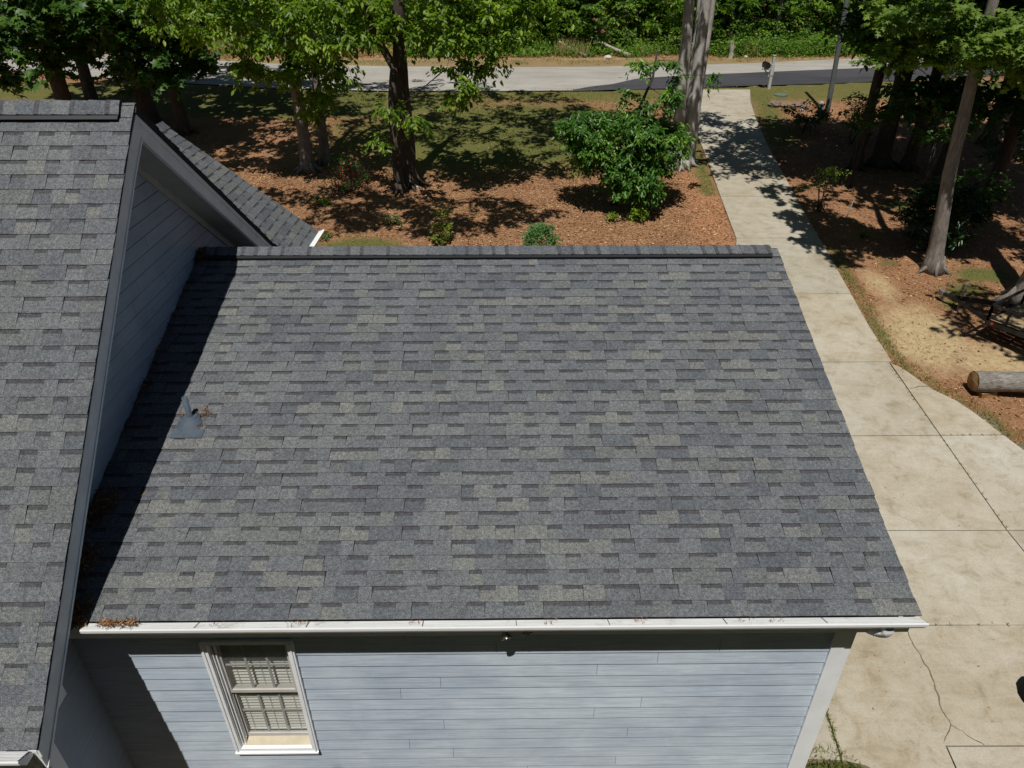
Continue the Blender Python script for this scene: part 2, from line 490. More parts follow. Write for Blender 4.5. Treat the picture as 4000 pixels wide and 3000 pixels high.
panel([(3.93,5.6),(3.84,4.62),(4.10,4.56),(4.5,4.3),(4.97,3.9),(5.14,4.82),(8.4,4.77),(8.4,6.5),(3.95,6.53)][0:1]*0 + [(3.91,5.39),(3.84,4.63),(4.08,4.57),(4.6,4.2),(5.02,3.7),(5.13,4.79),(14.5,4.73),(14.5,6.5),(3.95,6.53)], 1.0)
panel([(3.04,4.66),(3.38,4.65),(3.84,4.63),(3.91,5.39),(3.95,6.53),(3.04,6.55)], .95)
panel([(5.02,3.7),(5.6,2.8),(14.5,2.4),(14.5,4.73),(5.13,4.79)], 1.0)
dv = drive.build('driveway', M_CONC); tag(dv, kind='structure')
fill = ribbon('driveway_joints', [(x, y) for x, y in DL[:2]] + [(3.04,12.9)] + DL[2:], [(14.5,4.62),(8.05,12.6),(8.04,12.9)] + [(xr(p[1])-.03, p[1]) for p in DL[2:]], M_JOINT, -.004, 80, 8)
# cracks in the slabs: thin wandering strips lying on the concrete
ck = MB()
def crack(pts, w=.011):
    P = []
    for (a, b) in zip(pts[:-1], pts[1:]):
        n = max(3, int(math.dist(a, b)/.05))
        for i in range(n):
            t = i/n; P.append((a[0]+(b[0]-a[0])*t+random.uniform(-.012,.012), a[1]+(b[1]-a[1])*t+random.uniform(-.008,.008)))
    P.append(pts[-1])
    for a, b in zip(P[:-1], P[1:]):
        ww = w*random.uniform(.5, 1.3)/2
        d = Vector((b[0]-a[0], b[1]-a[1])).normalized(); nn = Vector((-d.y, d.x))*ww
        zz = gz(*a)+.026
        ck.face([(a[0]-nn.x, a[1]-nn.y, zz), (a[0]+nn.x, a[1]+nn.y, zz), (b[0]+nn.x, b[1]+nn.y, zz), (b[0]-nn.x, b[1]-nn.y, zz)])
crack([(5.48,6.51),(5.44,6.25),(5.45,5.85),(5.41,5.59),(5.33,5.27),(5.34,5.06),(5.14,4.85)], .016)
crack([(5.34,5.06),(5.49,4.88),(5.58,4.8)], .012)
crack([(8.12,12.0),(8.35,12.08),(8.56,12.06)], .02)
cko = ck.build('driveway_cracks', M_JOINT); tag(cko, kind='structure')

# ---------------------------------------------------------------- house
house = tag(empty('house', (0, 8, 0)), 'blue grey lap sided house with grey shingle roofs and attached garage wing', 'house')
PAL = [((.109,.118,.130), 3.4), ((.090,.099,.113), 2.2), ((.119,.127,.136), 3.4), ((.136,.142,.141), 1.5), ((.100,.108,.120), 2.4), ((.115,.123,.127), 1.8)]
PW = [p[1] for p in PAL]
def shingle_field(mb, O, U, Vd, N, u0, u1, rows_, e, r0=0, rag=.0, seed=1):
    """laminated shingles: courses run along U, step down along Vd; every tab is modelled"""
    rd = random.Random(seed)
    O = Vector(O); U = Vector(U); Vd = Vector(Vd); N = Vector(N)
    P = lambda u, v, w: O + U*u + Vd*v + N*w
    for i in range(r0, rows_):
        v0 = i*e; v1 = (i+1)*e
        a = u0(v0) if callable(u0) else u0
        b = u1(v0) if callable(u1) else u1
        a += rd.uniform(-rag, rag)*.5; b += rd.uniform(-rag, rag)
        u = a; nxt = a + rd.uniform(.1, 1.0); high = rd.random() < .5
        base = rd.choices(PAL, PW)[0][0]
        while u < b - 1e-4:
            w = rd.uniform(.11, .21) if rd.random() < .9 else rd.uniform(.24, .34)
            e1 = min(b, u+w)
            if b - e1 < .05: e1 = b
            if rd.random() < .60: base = rd.choices(PAL, PW)[0][0]
            f = rd.uniform(.94, 1.06)
            col = tuple(c*f for c in base)
            joint = False
            if u >= nxt:
                nxt = u + rd.uniform(.75, 1.0); joint = True
            uu = u + (.0022 if joint or rd.random() < .07 else 0.0)
            wb_ = .0098 if high else .0085
            j = rd.uniform(-.0015, .0015)
            sk_ = rd.uniform(-.006, .006)
            uA, uB = uu, e1
            if high:
                mb.face([P(uA+sk_, v0-.012, .003), P(uB+sk_, v0-.012, .003), P(uB, v1+j, wb_), P(uA, v1+j, wb_)][::-1], col)
            else:
                h = rd.uniform(.20, .29)
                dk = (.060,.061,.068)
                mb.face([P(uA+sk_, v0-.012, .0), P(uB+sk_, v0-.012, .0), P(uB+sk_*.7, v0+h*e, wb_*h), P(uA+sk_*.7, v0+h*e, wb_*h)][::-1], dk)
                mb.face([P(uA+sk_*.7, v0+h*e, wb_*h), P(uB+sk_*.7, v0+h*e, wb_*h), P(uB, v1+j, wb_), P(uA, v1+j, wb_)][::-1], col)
            mb.face([P(uA, v1+j, wb_), P(uB, v1+j, wb_), P(uB, v1+j, -.006), P(uA, v1+j, -.006)][::-1], (.03,.03,.034))
            mb.face([P(uB, v0, .001), P(uB, v0, -.004), P(uB, v1+j, -.004), P(uB, v1+j, wb_)], (.03,.03,.034))
            mb.face([P(uA, v0, .001), P(uA, v1+j, wb_), P(uA, v1+j, -.004), P(uA, v0, -.004)], (.03,.03,.034))
            u = e1
            high = not high if rd.random() < .9 else high
def slab(mb, quad, N, t, col=None):
    """deck under a roof plane"""
    N = Vector(N)
    top = [Vector(p) for p in quad]; bot = [p - N*t for p in top]
    vs = top+bot; n = len(top)
    mb.mesh(vs, [tuple(range(n)), tuple(reversed(range(n, 2*n)))] + [((i), n+i, n+(i+1) % n, (i+1) % n) for i in range(n)], col)

# --- garage roof
ga = R(18.006); GE = .1429
GO = Vector((0, 8.162, 4.661)); gV = Vector((0, -math.cos(ga), -math.sin(ga))); gN = Vector((0, -math.sin(ga), math.cos(ga)))
GYR = 8.45; GZR = 4.661 + (GYR-8.162)*math.tan(ga)
XM = -3.82; GXR = 3.413
gs = MB()
shingle_field(gs, GO - gV*0, (1,0,0), gV, gN, XM, lambda v: GXR, 31, GE, -2, .008, 3)
g_roof = gs.build('roof', M_SH, house)
g_roof['label'] = 'low garage roof of grey laminated shingles'
bk = MB()                          # back slope
gb = R(30.0)
gN2 = Vector((0, math.sin(gb), math.cos(gb))); gV2 = Vector((0, math.cos(gb), -math.sin(gb)))
shingle_field(bk, (0, GYR, GZR), (-1,0,0), gV2, gN2, -GXR, -XM, 21, GE, 0, .01, 4)
o = bk.build('roof', M_SH, house); o['label'] = 'rear slope of the garage roof'
dk = MB()
ze = 4.661 - 31*GE*math.sin(ga); ye = 8.162 - 31*GE*math.cos(ga)
slab(dk, [(XM,ye+.02,ze-.004),(GXR-.012,ye+.02,ze-.004),(GXR-.012,GYR,GZR-.009),(XM,GYR,GZR-.009)], gN, .03)
slab(dk, [(XM,GYR,GZR-.009),(GXR-.012,GYR,GZR-.009),(GXR-.012,11.0,GZR-(11.0-GYR)*math.tan(gb)-.009),(XM,11.0,GZR-(11.0-GYR)*math.tan(gb)-.009)], gN2, .03)
dk.build('roof_deck', M_DRIP, house)
# right rake fascia, eave fascia, soffits
fz = MB()
def rake_board(mb, x0, x1, pts, h):
    a = [(y, z) for y, z in pts]
    vs = []
    for x in (x0, x1):
        for y, z in a: vs += [(x, y, z), (x, y, z-h)]
    n = len(a)*2
    for i in range(len(a)-1):
        j = 2*i
        mb.mesh([vs[j],vs[j+1],vs[j+3],vs[j+2]], [(0,1,2,3)]); mb.mesh([vs[n+j],vs[n+j+2],vs[n+j+3],vs[n+j+1]], [(0,1,2,3)])
        mb.mesh([vs[j],vs[j+2],vs[n+j+2],vs[n+j]], [(0,1,2,3)]); mb.mesh([vs[j+1],vs[n+j+1],vs[n+j+3],vs[j+3]], [(0,1,2,3)])
    for j in (0, n-2): mb.mesh([vs[j],vs[n+j],vs[n+j+1],vs[j+1]], [(0,1,2,3)])
rake_board(fz, GXR-.04, GXR-.018, [(ye+.03, ze-.04), (GYR, GZR-.045), (10.95, GZR-(10.95-GYR)*math.tan(gb)-.045)], .15)
fz.box((XM, ye+.005, ze-.21), (GXR-.042, ye+.025, ze-.045))
fz.build('fascia', M_TRIM, house)
sf = MB()
sf.box((XM, ye+.026, ze-.225), (GXR-.042, 4.15, ze-.213))
sf.box((3.02, 4.151, ze-.225), (GXR-.042, 10.6, ze-.213))
sf.build('soffit', M_SOFF, house)
# garage walls with lap siding
SE = .1615; SZ0 = 2.605
sw = MB()
rd = random.Random(5)
WX0, WX1 = XM, 2.90
wx = (-2.70, -1.898, 1.162, 2.808)     # window opening (inside of casing)
def lap_row(mb, zb, zt, a, b, plane, off, flip=1, exp=SE, breaks=()):
    """one lapped board between a and b"""
    th = .0115 if plane == 'y' else .013  # board tops stop short; black core in the gap imitates the lap shadow
    cuts = sorted([a, b] + [c for c in breaks if a+.1 < c < b-.1])
    for p, q_ in zip(cuts[:-1], cuts[1:]):
        s = rd.uniform(.96, 1.04)
        col = (s, s, s)
        q2 = q_ - (.003 if q_ != b else 0)
        if plane == 'y':
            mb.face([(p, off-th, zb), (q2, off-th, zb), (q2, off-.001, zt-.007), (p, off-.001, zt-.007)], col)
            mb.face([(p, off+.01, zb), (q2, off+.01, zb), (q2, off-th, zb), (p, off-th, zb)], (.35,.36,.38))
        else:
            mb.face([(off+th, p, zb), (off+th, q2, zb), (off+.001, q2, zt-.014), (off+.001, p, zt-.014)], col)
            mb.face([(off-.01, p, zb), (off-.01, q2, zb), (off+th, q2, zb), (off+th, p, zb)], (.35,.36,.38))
i = -4
BR = {1:[1.36],2:[.82],3:[-.62],4:[-1.0],5:[1.27],6:[.83],7:[-.62],8:[1.18],9:[-.98],10:[-.55],11:[1.1],12:[.2],0:[-.1,1.9],-1:[-.9]}
while True:
    zb = SZ0 - SE*i; zt = zb + SE
    if zt < .15: break
    brk = BR.get(i, [rd.uniform(-2, 2.5)])
    if zb < 3.05:
        zt = min(zt, 3.06)
        if zt > wx[2]-.06 and zb < wx[3]+.0:
            lap_row(sw, zb, zt, WX0, -2.705, 'y', 4.15, breaks=brk); lap_row(sw, zb, zt, -1.893, WX1, 'y', 4.15, breaks=brk)
            if zt > 2.822: lap_row(sw, 2.822, zt, -2.705, -1.893, 'y', 4.15)
            if zb < wx[2]-.06 < zt: lap_row(sw, zb, wx[2]-.012, -2.705, -1.893, 'y', 4.15)
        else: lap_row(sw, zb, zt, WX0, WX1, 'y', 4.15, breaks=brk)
    i += 1
g_wall = sw.build('wall', M_SIDE, house); g_wall['label'] = 'sunlit garage wall of pale blue grey lap siding'
cw = MB()                                 # wall core, with the window hole
for a, b in (((WX0,4.152,-.3),(-2.66,4.26,3.06)), ((-1.94,4.152,-.3),(2.98,4.26,3.06)), ((-2.66,4.152,-.3),(-1.94,4.26,1.20)), ((-2.66,4.152,2.80),(-1.94,4.26,3.06))): cw.box(a, b)
cw.box((2.86,4.262,-.3), (2.98,10.6,3.06)); cw.box((-3.8,10.5,-.3), (2.858,10.6,3.06))
cw.build('wall_core', M_DARK, house)
ge = MB()                                 # right gable wall siding (faces the driveway)
z = .1
while z < 4.6:
    y0 = max(4.26, GYR - (GZR-.34-z)/math.tan(ga)); y1 = min(10.55, GYR + (GZR-.34-z)/math.tan(gb))
    if y1 > y0 + .2: lap_row(ge, z, z+SE, y0, y1, 'x', 2.985)
    z += SE
ge.build('wall', M_SIDE, house)
# corner boards
cb = MB()
cb.box((2.885, 4.118, .02), (3.003, 4.15, 3.06)); cb.box((2.988, 4.151, .02), (3.012, 4.25, 3.06))
cb.build('corner_board', M_TRIM, house)
cb = MB(); cb.box((3.014, 4.135, .02), (3.075, 4.30, 2.99)); cb.build('corner_trim', M_TRIM, house)

# gutters
def gutter(x0, x1, y, z, name, endcap=1):
    """K-style gutter; y,z is the shingle edge"""
    prof = [(.0,-.01),(-.012,-.012),(-.118,.048),(-.124,.050),(-.128,.040),(-.126,.012),(-.112,-.006),(-.100,-.03),(-.078,-.062),(-.015,-.065),(-.0,-.065)]
    m = MB()
    pr = [(y+a, z+b) for a, b in prof]
    for (a, b), (c, d) in zip(pr[2:-1], pr[3:]):
        m.face([(x0,a,b),(x0,c,d),(x1,c,d),(x1,a,b)])
    m.face([(x1,a,b) for a, b in pr[1:]]); m.face([(x0,a,b) for a, b in reversed(pr[1:])])
    o = m.build(name, M_GUT, house)
    g = MB()
    n = 7
    for k in range(n):
        a0 = -.004 - .112*k/n; a1 = -.004 - .112*(k+1)/n
        b0 = -.012 + .058*k/n; b1 = -.012 + .058*(k+1)/n
        am = a0 + (a1-a0)*.72
        g.face([(x0, y+a0, z+b0), (x1-.01, y+a0, z+b0), (x1-.01, y+am, z+b1+.004), (x0, y+am, z+b1+.004)][::-1])
        g.face([(x0, y+am, z+b1+.004), (x1-.01, y+am, z+b1+.004), (x1-.01, y+a1, z+b1), (x0, y+a1, z+b1)][::-1])
    sub(g, 'gutter_cover', M_GUARD, o)
    rr = random.Random(int(x1*10)+50)
    x = x0 + .9
    while x < x1 - .3:
        js = MB(); js.face([(x, y-.01, z+.003),(x+.006, y-.01, z+.003),(x+.010, y-.115, z+.056),(x+.004, y-.115, z+.056)])
        if y > 3.5: sub(js, 'cover_seam', M_JOINT, o)
        x += rr.uniform(.75, .95)
    return o
gutter(-3.42, 3.405, ye, ze, 'gutter')

# downspout elbow under the gutter's right end
ds = MB()
def rr_tube(mb, pts, w, h, ribs=False):
    pts = [Vector(p) for p in pts]
    prev = []
    prof = []
    for k in range(16):
        a = 2*math.pi*k/16
        cx = math.copysign(abs(math.cos(a))**.6, math.cos(a)); cy = math.copysign(abs(math.sin(a))**.6, math.sin(a))
        prof.append((cx*w/2, cy*h/2))
    n0 = len(mb.v)
    for i, p in enumerate(pts):
        d = (pts[min(i+1, len(pts)-1)]-pts[max(i-1, 0)]).normalized()
        s = Vector((0,1,0)); s = (s - d*s.dot(d)).normalized(); u = s.cross(d)
        k = 1.0 - (.10 if ribs and i % 2 else 0)
        for a, b in prof: mb.v.append(tuple(p + s*a*k + u*b*k))
    for i in range(len(pts)-1):
        for k in range(16):
            a = n0+i*16+k; b = n0+i*16+(k+1) % 16
            mb.f.append((a, b, b+16, a+16)); mb.c.append((1,1,1))
rr_tube(ds, [(3.14,3.895,3.21),(3.14,3.895,3.17)], .075, .095)
el = []
for k in range(23):
    t = k/22*math.pi/2
    el.append((3.14-.10*(1-math.cos(t)), 3.895+.10*(1-math.cos(t)), 3.17-.075*math.sin(t)))
rr_tube(ds, el, .075, .095, True)
rr_tube(ds, [(3.04,3.995,3.095),(3.03,4.05,3.09),(3.05,4.11,3.075)], .075, .085)
ds.build('downspout', M_GUT, house, smooth=True)

# ridge vent + ridge caps
def ridge(name, x0, x1, yr, zr, a1, a2, N1, N2, width, seed, roof, capstep=.163, band=.5):
    """black vent strip with shingle caps bent over it, along x"""
    v = MB(); t = .032
    A1 = Vector((0,-math.cos(a1),-math.sin(a1))); A2 = Vector((0,math.cos(a2),-math.sin(a2)))
    top = Vector((0, yr, zr))
    for A, N in ((A1, N1), (A2, N2)):
        for lay in range(3):
            w = width - .012*(lay % 2)
            p = [top + N*(.004+lay*t/3), top + A*w + N*(.004+lay*t/3), top + A*w + N*(.004+(lay+.72)*t/3), top + N*(.004+(lay+.72)*t/3)]
            vs = [(x0, *q_.yz) for q_ in p] + [(x1, *q_.yz) for q_ in p]
            v.mesh(vs, [(0,1,2,3),(7,6,5,4),(1,5,6,2),(3,2,6,7)])
    vent = sub(v, 'ridge_vent', M_VENT, roof)
    c = MB(); rd_ = random.Random(seed)
    n = int((x1-x0)/capstep)
    for i in range(n+1):
        xa = x0 + i*capstep; xb = min(x1+.01, xa + capstep + .03)
        if xa >= x1: break
        lift = .040; hh = .007
        base = rd_.choices(PAL[:3]+PAL[4:5], [3,2,2,2])[0][0]; f = rd_.uniform(.95, 1.08)
        col = tuple(q_*f for q_ in base)
        w = width - .045
        ring = []
        for k in range(-4, 5):
            s = k/4
            A, N = (A1, N1) if s < 0 else (A2, N2)
            r = abs(s)*w
            if abs(s) < .01: p = top + Vector((0,0,lift*1.0))
            else:
                p = top + A*r + N*lift*(1 if abs(s) > .3 else 1.0)
            if abs(k) == 1: p = p + Vector((0,0,.003))
            ring.append(p)
        xs_ = [xa, xa + capstep*(.28 if rd_.random() < band else .0), xb]
        dark = tuple(q_*.62 for q_ in (.105,.106,.12))
        for k in range(8):
            p, q_ = ring[k], ring[k+1]
            sh = (.0, 0)
            bow = .012*(1-abs((k+.5-4)/4))
            for xi, xj, cc in ((xs_[0], xs_[1], dark), (xs_[1], xs_[2], col)):
                if xj - xi < .004: continue
                f0 = (xi-xa)/capstep; f1 = (xj-xa)/capstep
                l0 = hh*(1-f0); l1 = hh*(1-f1)
                c.face([(xi-bow, p.y, p.z+l0), (xj-bow, p.y, p.z+l1), (xj-bow, q_.y, q_.z+l1), (xi-bow, q_.y, q_.z+l0)], cc)
            c.face([(xa-bow, p.y, p.z-.004), (xa-bow, p.y, p.z+hh), (xa-bow, q_.y, q_.z+hh), (xa-bow, q_.y, q_.z-.004)], (.03,.03,.035))
        for side, A, N in ((0, A1, N1), (8, A2, N2)):
            p = ring[side]
            c.face([(xs_[0], p.y, p.z+.006), (xs_[0], p.y, p.z-.006), (xs_[2], p.y, p.z-.006), (xs_[2], p.y, p.z)], (.05,.05,.055))
    p = ring
    for k in range(8):
        c.face([(x1+.01, p[k].y, p[k].z), (x1+.01, p[k].y, p[k].z-.012), (x1+.01, p[k+1].y, p[k+1].z-.012), (x1+.01, p[k+1].y, p[k+1].z)], (.03,.03,.03))
    sub(c, 'ridge_cap', M_SH, roof)
ridge('ridge', -3.75, 3.30, GYR, GZR+.006, ga, gb, gN, gN2, .200, 8, g_roof, band=.5)

# --- main roof
MS = 1.036
mb_ = R(43.225); ME = GE*MS
MXR = -3.45
MO = Vector((0, 6.827, 8-1.466))
mV = Vector((0,-math.cos(mb_),-math.sin(mb_))); mN = Vector((0,-math.sin(mb_),math.cos(mb_)))
MYR, MZR = 7.03, 8-1.466+.203*math.tan(mb_)
bb = R(39.0)
mV2 = Vector((0,math.cos(bb),-math.sin(bb))); mN2 = Vector((0,math.sin(bb),math.cos(bb)))
mr = MB()
shingle_field(mr, MO, (-1,0,0), mV, mN, 3.45, 12.5, 35, ME, -2, .006, 21)
m_roof = mr.build('roof', M_SH, house); m_roof['label'] = 'steep main roof slope of grey laminated shingles'
mk = MB()
shingle_field(mk, (0,MYR,MZR), (1,0,0), mV2, mN2, -12.5, -3.45, 29, ME, 0, .012, 22)
o = mk.build('roof', M_SH, house); o['label'] = 'rear slope of the main roof'
yme = 6.827 - 35*ME*math.cos(mb_); zme = 8-1.466 - 35*ME*math.sin(mb_)
ybe = 11.35; zbe = MZR - (ybe-MYR)*math.tan(bb)
dk = MB()
slab(dk, [(-12.5,yme+.02,zme-.004),(MXR-.008,yme+.02,zme-.004),(MXR-.008,MYR,MZR-.012),(-12.5,MYR,MZR-.012)], mN, .018)
slab(dk, [(-12.5,MYR,MZR-.012),(MXR+.012,MYR,MZR-.012),(MXR+.012,ybe,zbe-.012),(-12.5,ybe,zbe-.012)], mN2, .055)
dk.build('roof_deck', M_DRIP, house)
ridge('ridge', -12.0, -3.57, MYR, MZR+.006, mb_, bb, mN, mN2, .175, 9, m_roof, band=.3)
# rake fascia: stepped boards
fb = MB()
zf = lambda y, d: (MZR-(MYR-y)*math.tan(mb_)+.03*min(1,(MYR-y)/.3) if y < MYR else MZR-(y-MYR)*math.tan(bb)) - d
for (x0, x1, d0, h) in ((-3.50, -3.452, .062, .085), (-3.52, -3.466, .147, .145), (-3.50, -3.458, .285, .03)):
    rake_board(fb, x0, x1, [(3.06, zf(3.06, d0)), (MYR-.3, zf(MYR-.3, d0)), (MYR, MZR-d0), (ybe, zf(ybe, d0))], h)
fb.box((-12.5, yme+.012, zme-.24), (-3.53, yme+.034, zme-.055))
fb.build('fascia', M_FASC, house)
pc = MB()                                 # eave return box end at the rake foot
pcp = [(3.07, 2.80), (3.50, 2.985), (3.505, 3.30), (3.07, 2.92)]
pcp = [(3.055, 2.93), (3.10, 2.975), (3.505, 2.99), (3.505, 3.34), (3.055, 2.96)]
vs = [(-3.468, y, z) for y, z in pcp] + [(-3.53, y, z) for y, z in pcp]
pc.mesh(vs, [(0,1,2,3,4),(9,8,7,6,5)] + [(i, 5+i, 5+(i+1) % 5, (i+1) % 5) for i in range(5)])
pc.box((-3.86, 3.07, 2.955), (-3.532, 3.50, 2.972)); 
pc.face([(-3.86,3.50,2.97),(-3.53,3.50,2.97),(-3.53,3.50,3.33),(-3.86,3.50,3.33)])
pc.build('eave_return', M_FASC, house)
so = MB()                                 # sloping rake soffit between fascia and gable wall
for y0, y1 in ((3.5, MYR), (MYR, ybe)):
    d = .30
    so.face([(-3.50,y0,zf(y0,d)), (-3.50,y1,zf(y1,d)), (-3.82,y1,zf(y1,d)), (-3.82,y0,zf(y0,d))])
so.box((-12.5, yme+.036, zme-.26), (-3.87, 3.405, zme-.245))
so.build('soffit', M_SOFF, house)
fr = MB(); rake_board(fr, -3.818, -3.788, [(3.55, zf(3.55,.30)), (MYR, MZR-.30), (ybe-.3, zf(ybe-.3,.30))], .10); fr.build('frieze_board', M_SOFF, house)
# gable wall siding (plane x = XM)
gw = MB()
z = -.05; k = 0
while z < MZR-.3:
    zt = z+.16; y0, y1 = 3.52, ybe-.35
    zc = z+.02
    top = MZR-.31
    y0 = max(y0, MYR-(top-zc)/math.tan(mb_)); y1 = min(y1, MYR+(top-zc)/math.tan(bb))
    if y1-y0 > .15: lap_row(gw, z, zt, y0, y1, 'x', XM, breaks=[rd.uniform(4,10), rd.uniform(4.5,9)] if rd.random() < .5 else [])
    z += .16; k += 1
o = gw.build('wall', M_SIDE_SHADE, house); o['label'] = 'shaded gable wall of blue grey siding'
# gable core (front and back walls too)
gc = MB()
pr = [(3.42,-.3),(3.42,2.70),(MYR,MZR-.36),(ybe-.3,zf(ybe-.3,.36)),(ybe-.3,-.3)]
vs = [(-3.83,y,z) for y,z in pr]+[(-12.4,y,z) for y,z in pr]
gc.mesh(vs, [(4,3,2,1,0),(5,6,7,8,9)]+[(i,(i+1)%5,5+(i+1)%5,5+i) for i in range(5)])
gc.build('wall_core', M_DARK, house)
fw = MB(); z = -.05
while z < 2.72: lap_row(fw, z, z+.16, -12.4, -3.93, 'y', 3.41); z += .16
fw.build('wall', M_SIDE, house)
cb = MB(); cb.box((-3.94,3.385,-.1),(-3.80,3.408,2.72)); cb.box((-3.824,3.409,-.1),(-3.80,3.515,2.95)); cb.build('corner_board', M_TRIM, house)
gutter(-12.5, -3.50, yme, zme, 'gutter')

# --- front cross gable beyond (its right slope shows behind the ridge)
CXR, CZR, CXE, CZE, CY0, CY1 = -6.20, 5.24, -3.68, 3.20, 8.4, 13.5
ca_ = math.atan2(CZR-CZE, CXE-CXR)
cV = Vector((math.cos(ca_),0,-math.sin(ca_))); cN = Vector((math.sin(ca_),0,math.cos(ca_)))
L = math.hypot(CZR-CZE, CXE-CXR)
cr = MB(); nrow = 22; ce = L/nrow
shingle_field(cr, (CXR,0,CZR), (0,1,0), cV, cN, CY0, CY1, nrow, ce, 0, .006, 31)
c_roof = cr.build('roof', M_SH, house); c_roof['label'] = 'roof of the front wing seen past the main rake'
cV2 = Vector((-math.cos(ca_),0,-math.sin(ca_))); cN2 = Vector((-math.sin(ca_),0,math.cos(ca_)))
cl = MB(); shingle_field(cl, (CXR,0,CZR), (0,-1,0), cV2, cN2, -CY1, -CY0, nrow, ce, 0, .006, 32); cl.build('roof', M_SH, house)
dk = MB()
slab(dk, [(CXR,CY0,CZR-.009),(CXE-.01,CY0,CZE-.005),(CXE-.01,CY1-.01,CZE-.005),(CXR,CY1-.01,CZR-.009)], cN, .04)
dk.build('roof_deck', M_DRIP, house)
c2 = MB(); rd_ = random.Random(4)
y = CY0
while y < CY1-.02:
    base = rd_.choices(PAL[:4], [3,2,2,1])[0][0]
    y2 = min(CY1+.01, y+.19)
    for A, N in ((cV, cN), (cV2, cN2)):
        T = Vector((CXR, 0, CZR+.018))
        for r0_, r1_, up0, up1 in ((0,.05,.03,.022),(.05,.14,.022,.012)):
            a = T + A*r0_ + Vector((0,0,up0)); b = T + A*r1_ + N*up1*.6
            if r0_ > 0: a = pb
            pb = b
            c2.face([(a.x,y,a.z),(b.x,y,b.z),(b.x,y2,b.z-.006),(a.x,y2,a.z-.006)], base)
            c2.face([(a.x,y,a.z-.015),(b.x,y,b.z-.015),(b.x,y,b.z),(a.x,y,a.z)], (.03,.03,.03))
    y += .163
sub(c2, 'ridge_cap', M_SH, c_roof)
vb = MB(); vb.box((CXR+.12,12.15,CZR-.125),(CXR+.28,12.42,CZR-.075)); vb.box((CXR+.10,11.4,CZR-.10),(CXR+.20,12.15,CZR-.055)); sub(vb, 'ridge_vent', M_VENT, c_roof)
gm = MB()
pf = [(0,-.0),(.10,.035),(.125,.035),(.125,.01),(.10,-.03),(.08,-.06),(0,-.06)]
for (a, b), (c, d) in zip(pf[:-1], pf[1:]):
    gm.face([(CXE+a,CY0,CZE+b),(CXE+c,CY0,CZE+d),(CXE+c,CY1+.02,CZE+d),(CXE+a,CY1+.02,CZE+b)])
gm.face([(CXE+a,CY1+.02,CZE+b) for a,b in pf]); gm.build('gutter', M_GUT, house)
wl = MB(); wl.box((-8.3,11.1,-.3),(-4.08,13.1,3.02)); wl.face([(-4.08,13.1,3.02),(-6.2,13.1,4.75),(-8.3,13.1,3.02)]); wl.build('wall', M_SIDE, house)
cb = MB(); cb.box((-4.078,12.98,.5),(-4.05,13.12,3.02)); cb.build('corner_board', M_TRIM, house)

# --- window
def glass_mat():
    m = bpy.data.materials.new('window_glass'); m.use_nodes = True
    nt = m.node_tree; nt.nodes.clear()
    out = nt.nodes.new('ShaderNodeOutputMaterial')
    t = nt.nodes.new('ShaderNodeBsdfTransparent'); t.inputs[0].default_value = (.86,.87,.84,1)
    g = nt.nodes.new('ShaderNodeBsdfGlossy'); g.inputs['Roughness'].default_value = .03
    f = nt.nodes.new('ShaderNodeFresnel'); f.inputs[0].default_value = 1.5
    ms = nt.nodes.new('ShaderNodeMixShader')
    ms.inputs[0].default_value = .10; nt.links.new(t.outputs[0], ms.inputs[1]); nt.links.new(g.outputs[0], ms.inputs[2])
    df = nt.nodes.new('ShaderNodeBsdfDiffuse'); df.inputs[0].default_value = (.42,.43,.41,1)
    m2 = nt.nodes.new('ShaderNodeMixShader'); m2.inputs[0].default_value = .16
    nt.links.new(ms.outputs[0], m2.inputs[1]); nt.links.new(df.outputs[0], m2.inputs[2])
    nt.links.new(m2.outputs[0], out.inputs[0]); return m
M_GLASS = glass_mat()
M_SASH = simple('sash_taupe', (.50,.48,.46), .6, .3, var=.08)
M_SILL = simple('sill_cream', (.47,.42,.31), .6, .3, var=.12, scale=8)
M_BLIND = simple('blind_cream', (.70,.70,.68), .6, .3, var=.04)
M_MUNT = simple('muntin_pale', (.52,.54,.54), .5, .3, var=.05)
X0, X1, Z0, Z1 = -2.648, -1.946, 1.215, 2.777
wm = MB()
yf = 4.115
wm.box((-2.708,yf,1.154),(X0,4.152,2.818)); wm.box((X1,yf,1.154),(-1.888,4.152,2.818))
wm.box((X0,yf,Z1),(X1,4.152,2.818)); wm.box((X0,yf,1.154),(X1,4.152,Z0))
wm.box((-2.69,yf-.012,1.17),(-2.676,yf,2.80)); wm.box((-1.918,yf-.012,1.17),(-1.904,yf,2.80)); wm.box((-2.71,yf-.02,1.146),(-1.886,yf,1.166))
win = wm.build('window', M_TRIM, house)
jm = MB()                                  # jamb linings
jm.box((X0-.0,4.153,Z0),(X0+.015,4.25,Z1)); jm.box((X1-.012,4.153,Z0),(X1,4.25,Z1)); jm.box((X0+.016,4.153,Z1-.012),(X1-.013,4.25,Z1))
jm.box((X0+.03,4.16,Z0),(X0+.04,4.20,Z1-.02))
sub(jm, 'jamb', M_TRIM, win)
sl_ = MB(); sl_.mesh([(X0+.016,4.153,Z0),(X1-.013,4.153,Z0),(X1-.013,4.255,Z0+.06),(X0+.016,4.255,Z0+.06),(X0+.016,4.255,Z0-.01),(X1-.013,4.255,Z0-.01),(X0+.016,4.153,Z0-.01),(X1-.013,4.153,Z0-.01)], [(0,1,2,3),(0,6,7,1),(3,2,5,4)])
sub(sl_, 'sill', M_SILL, win)
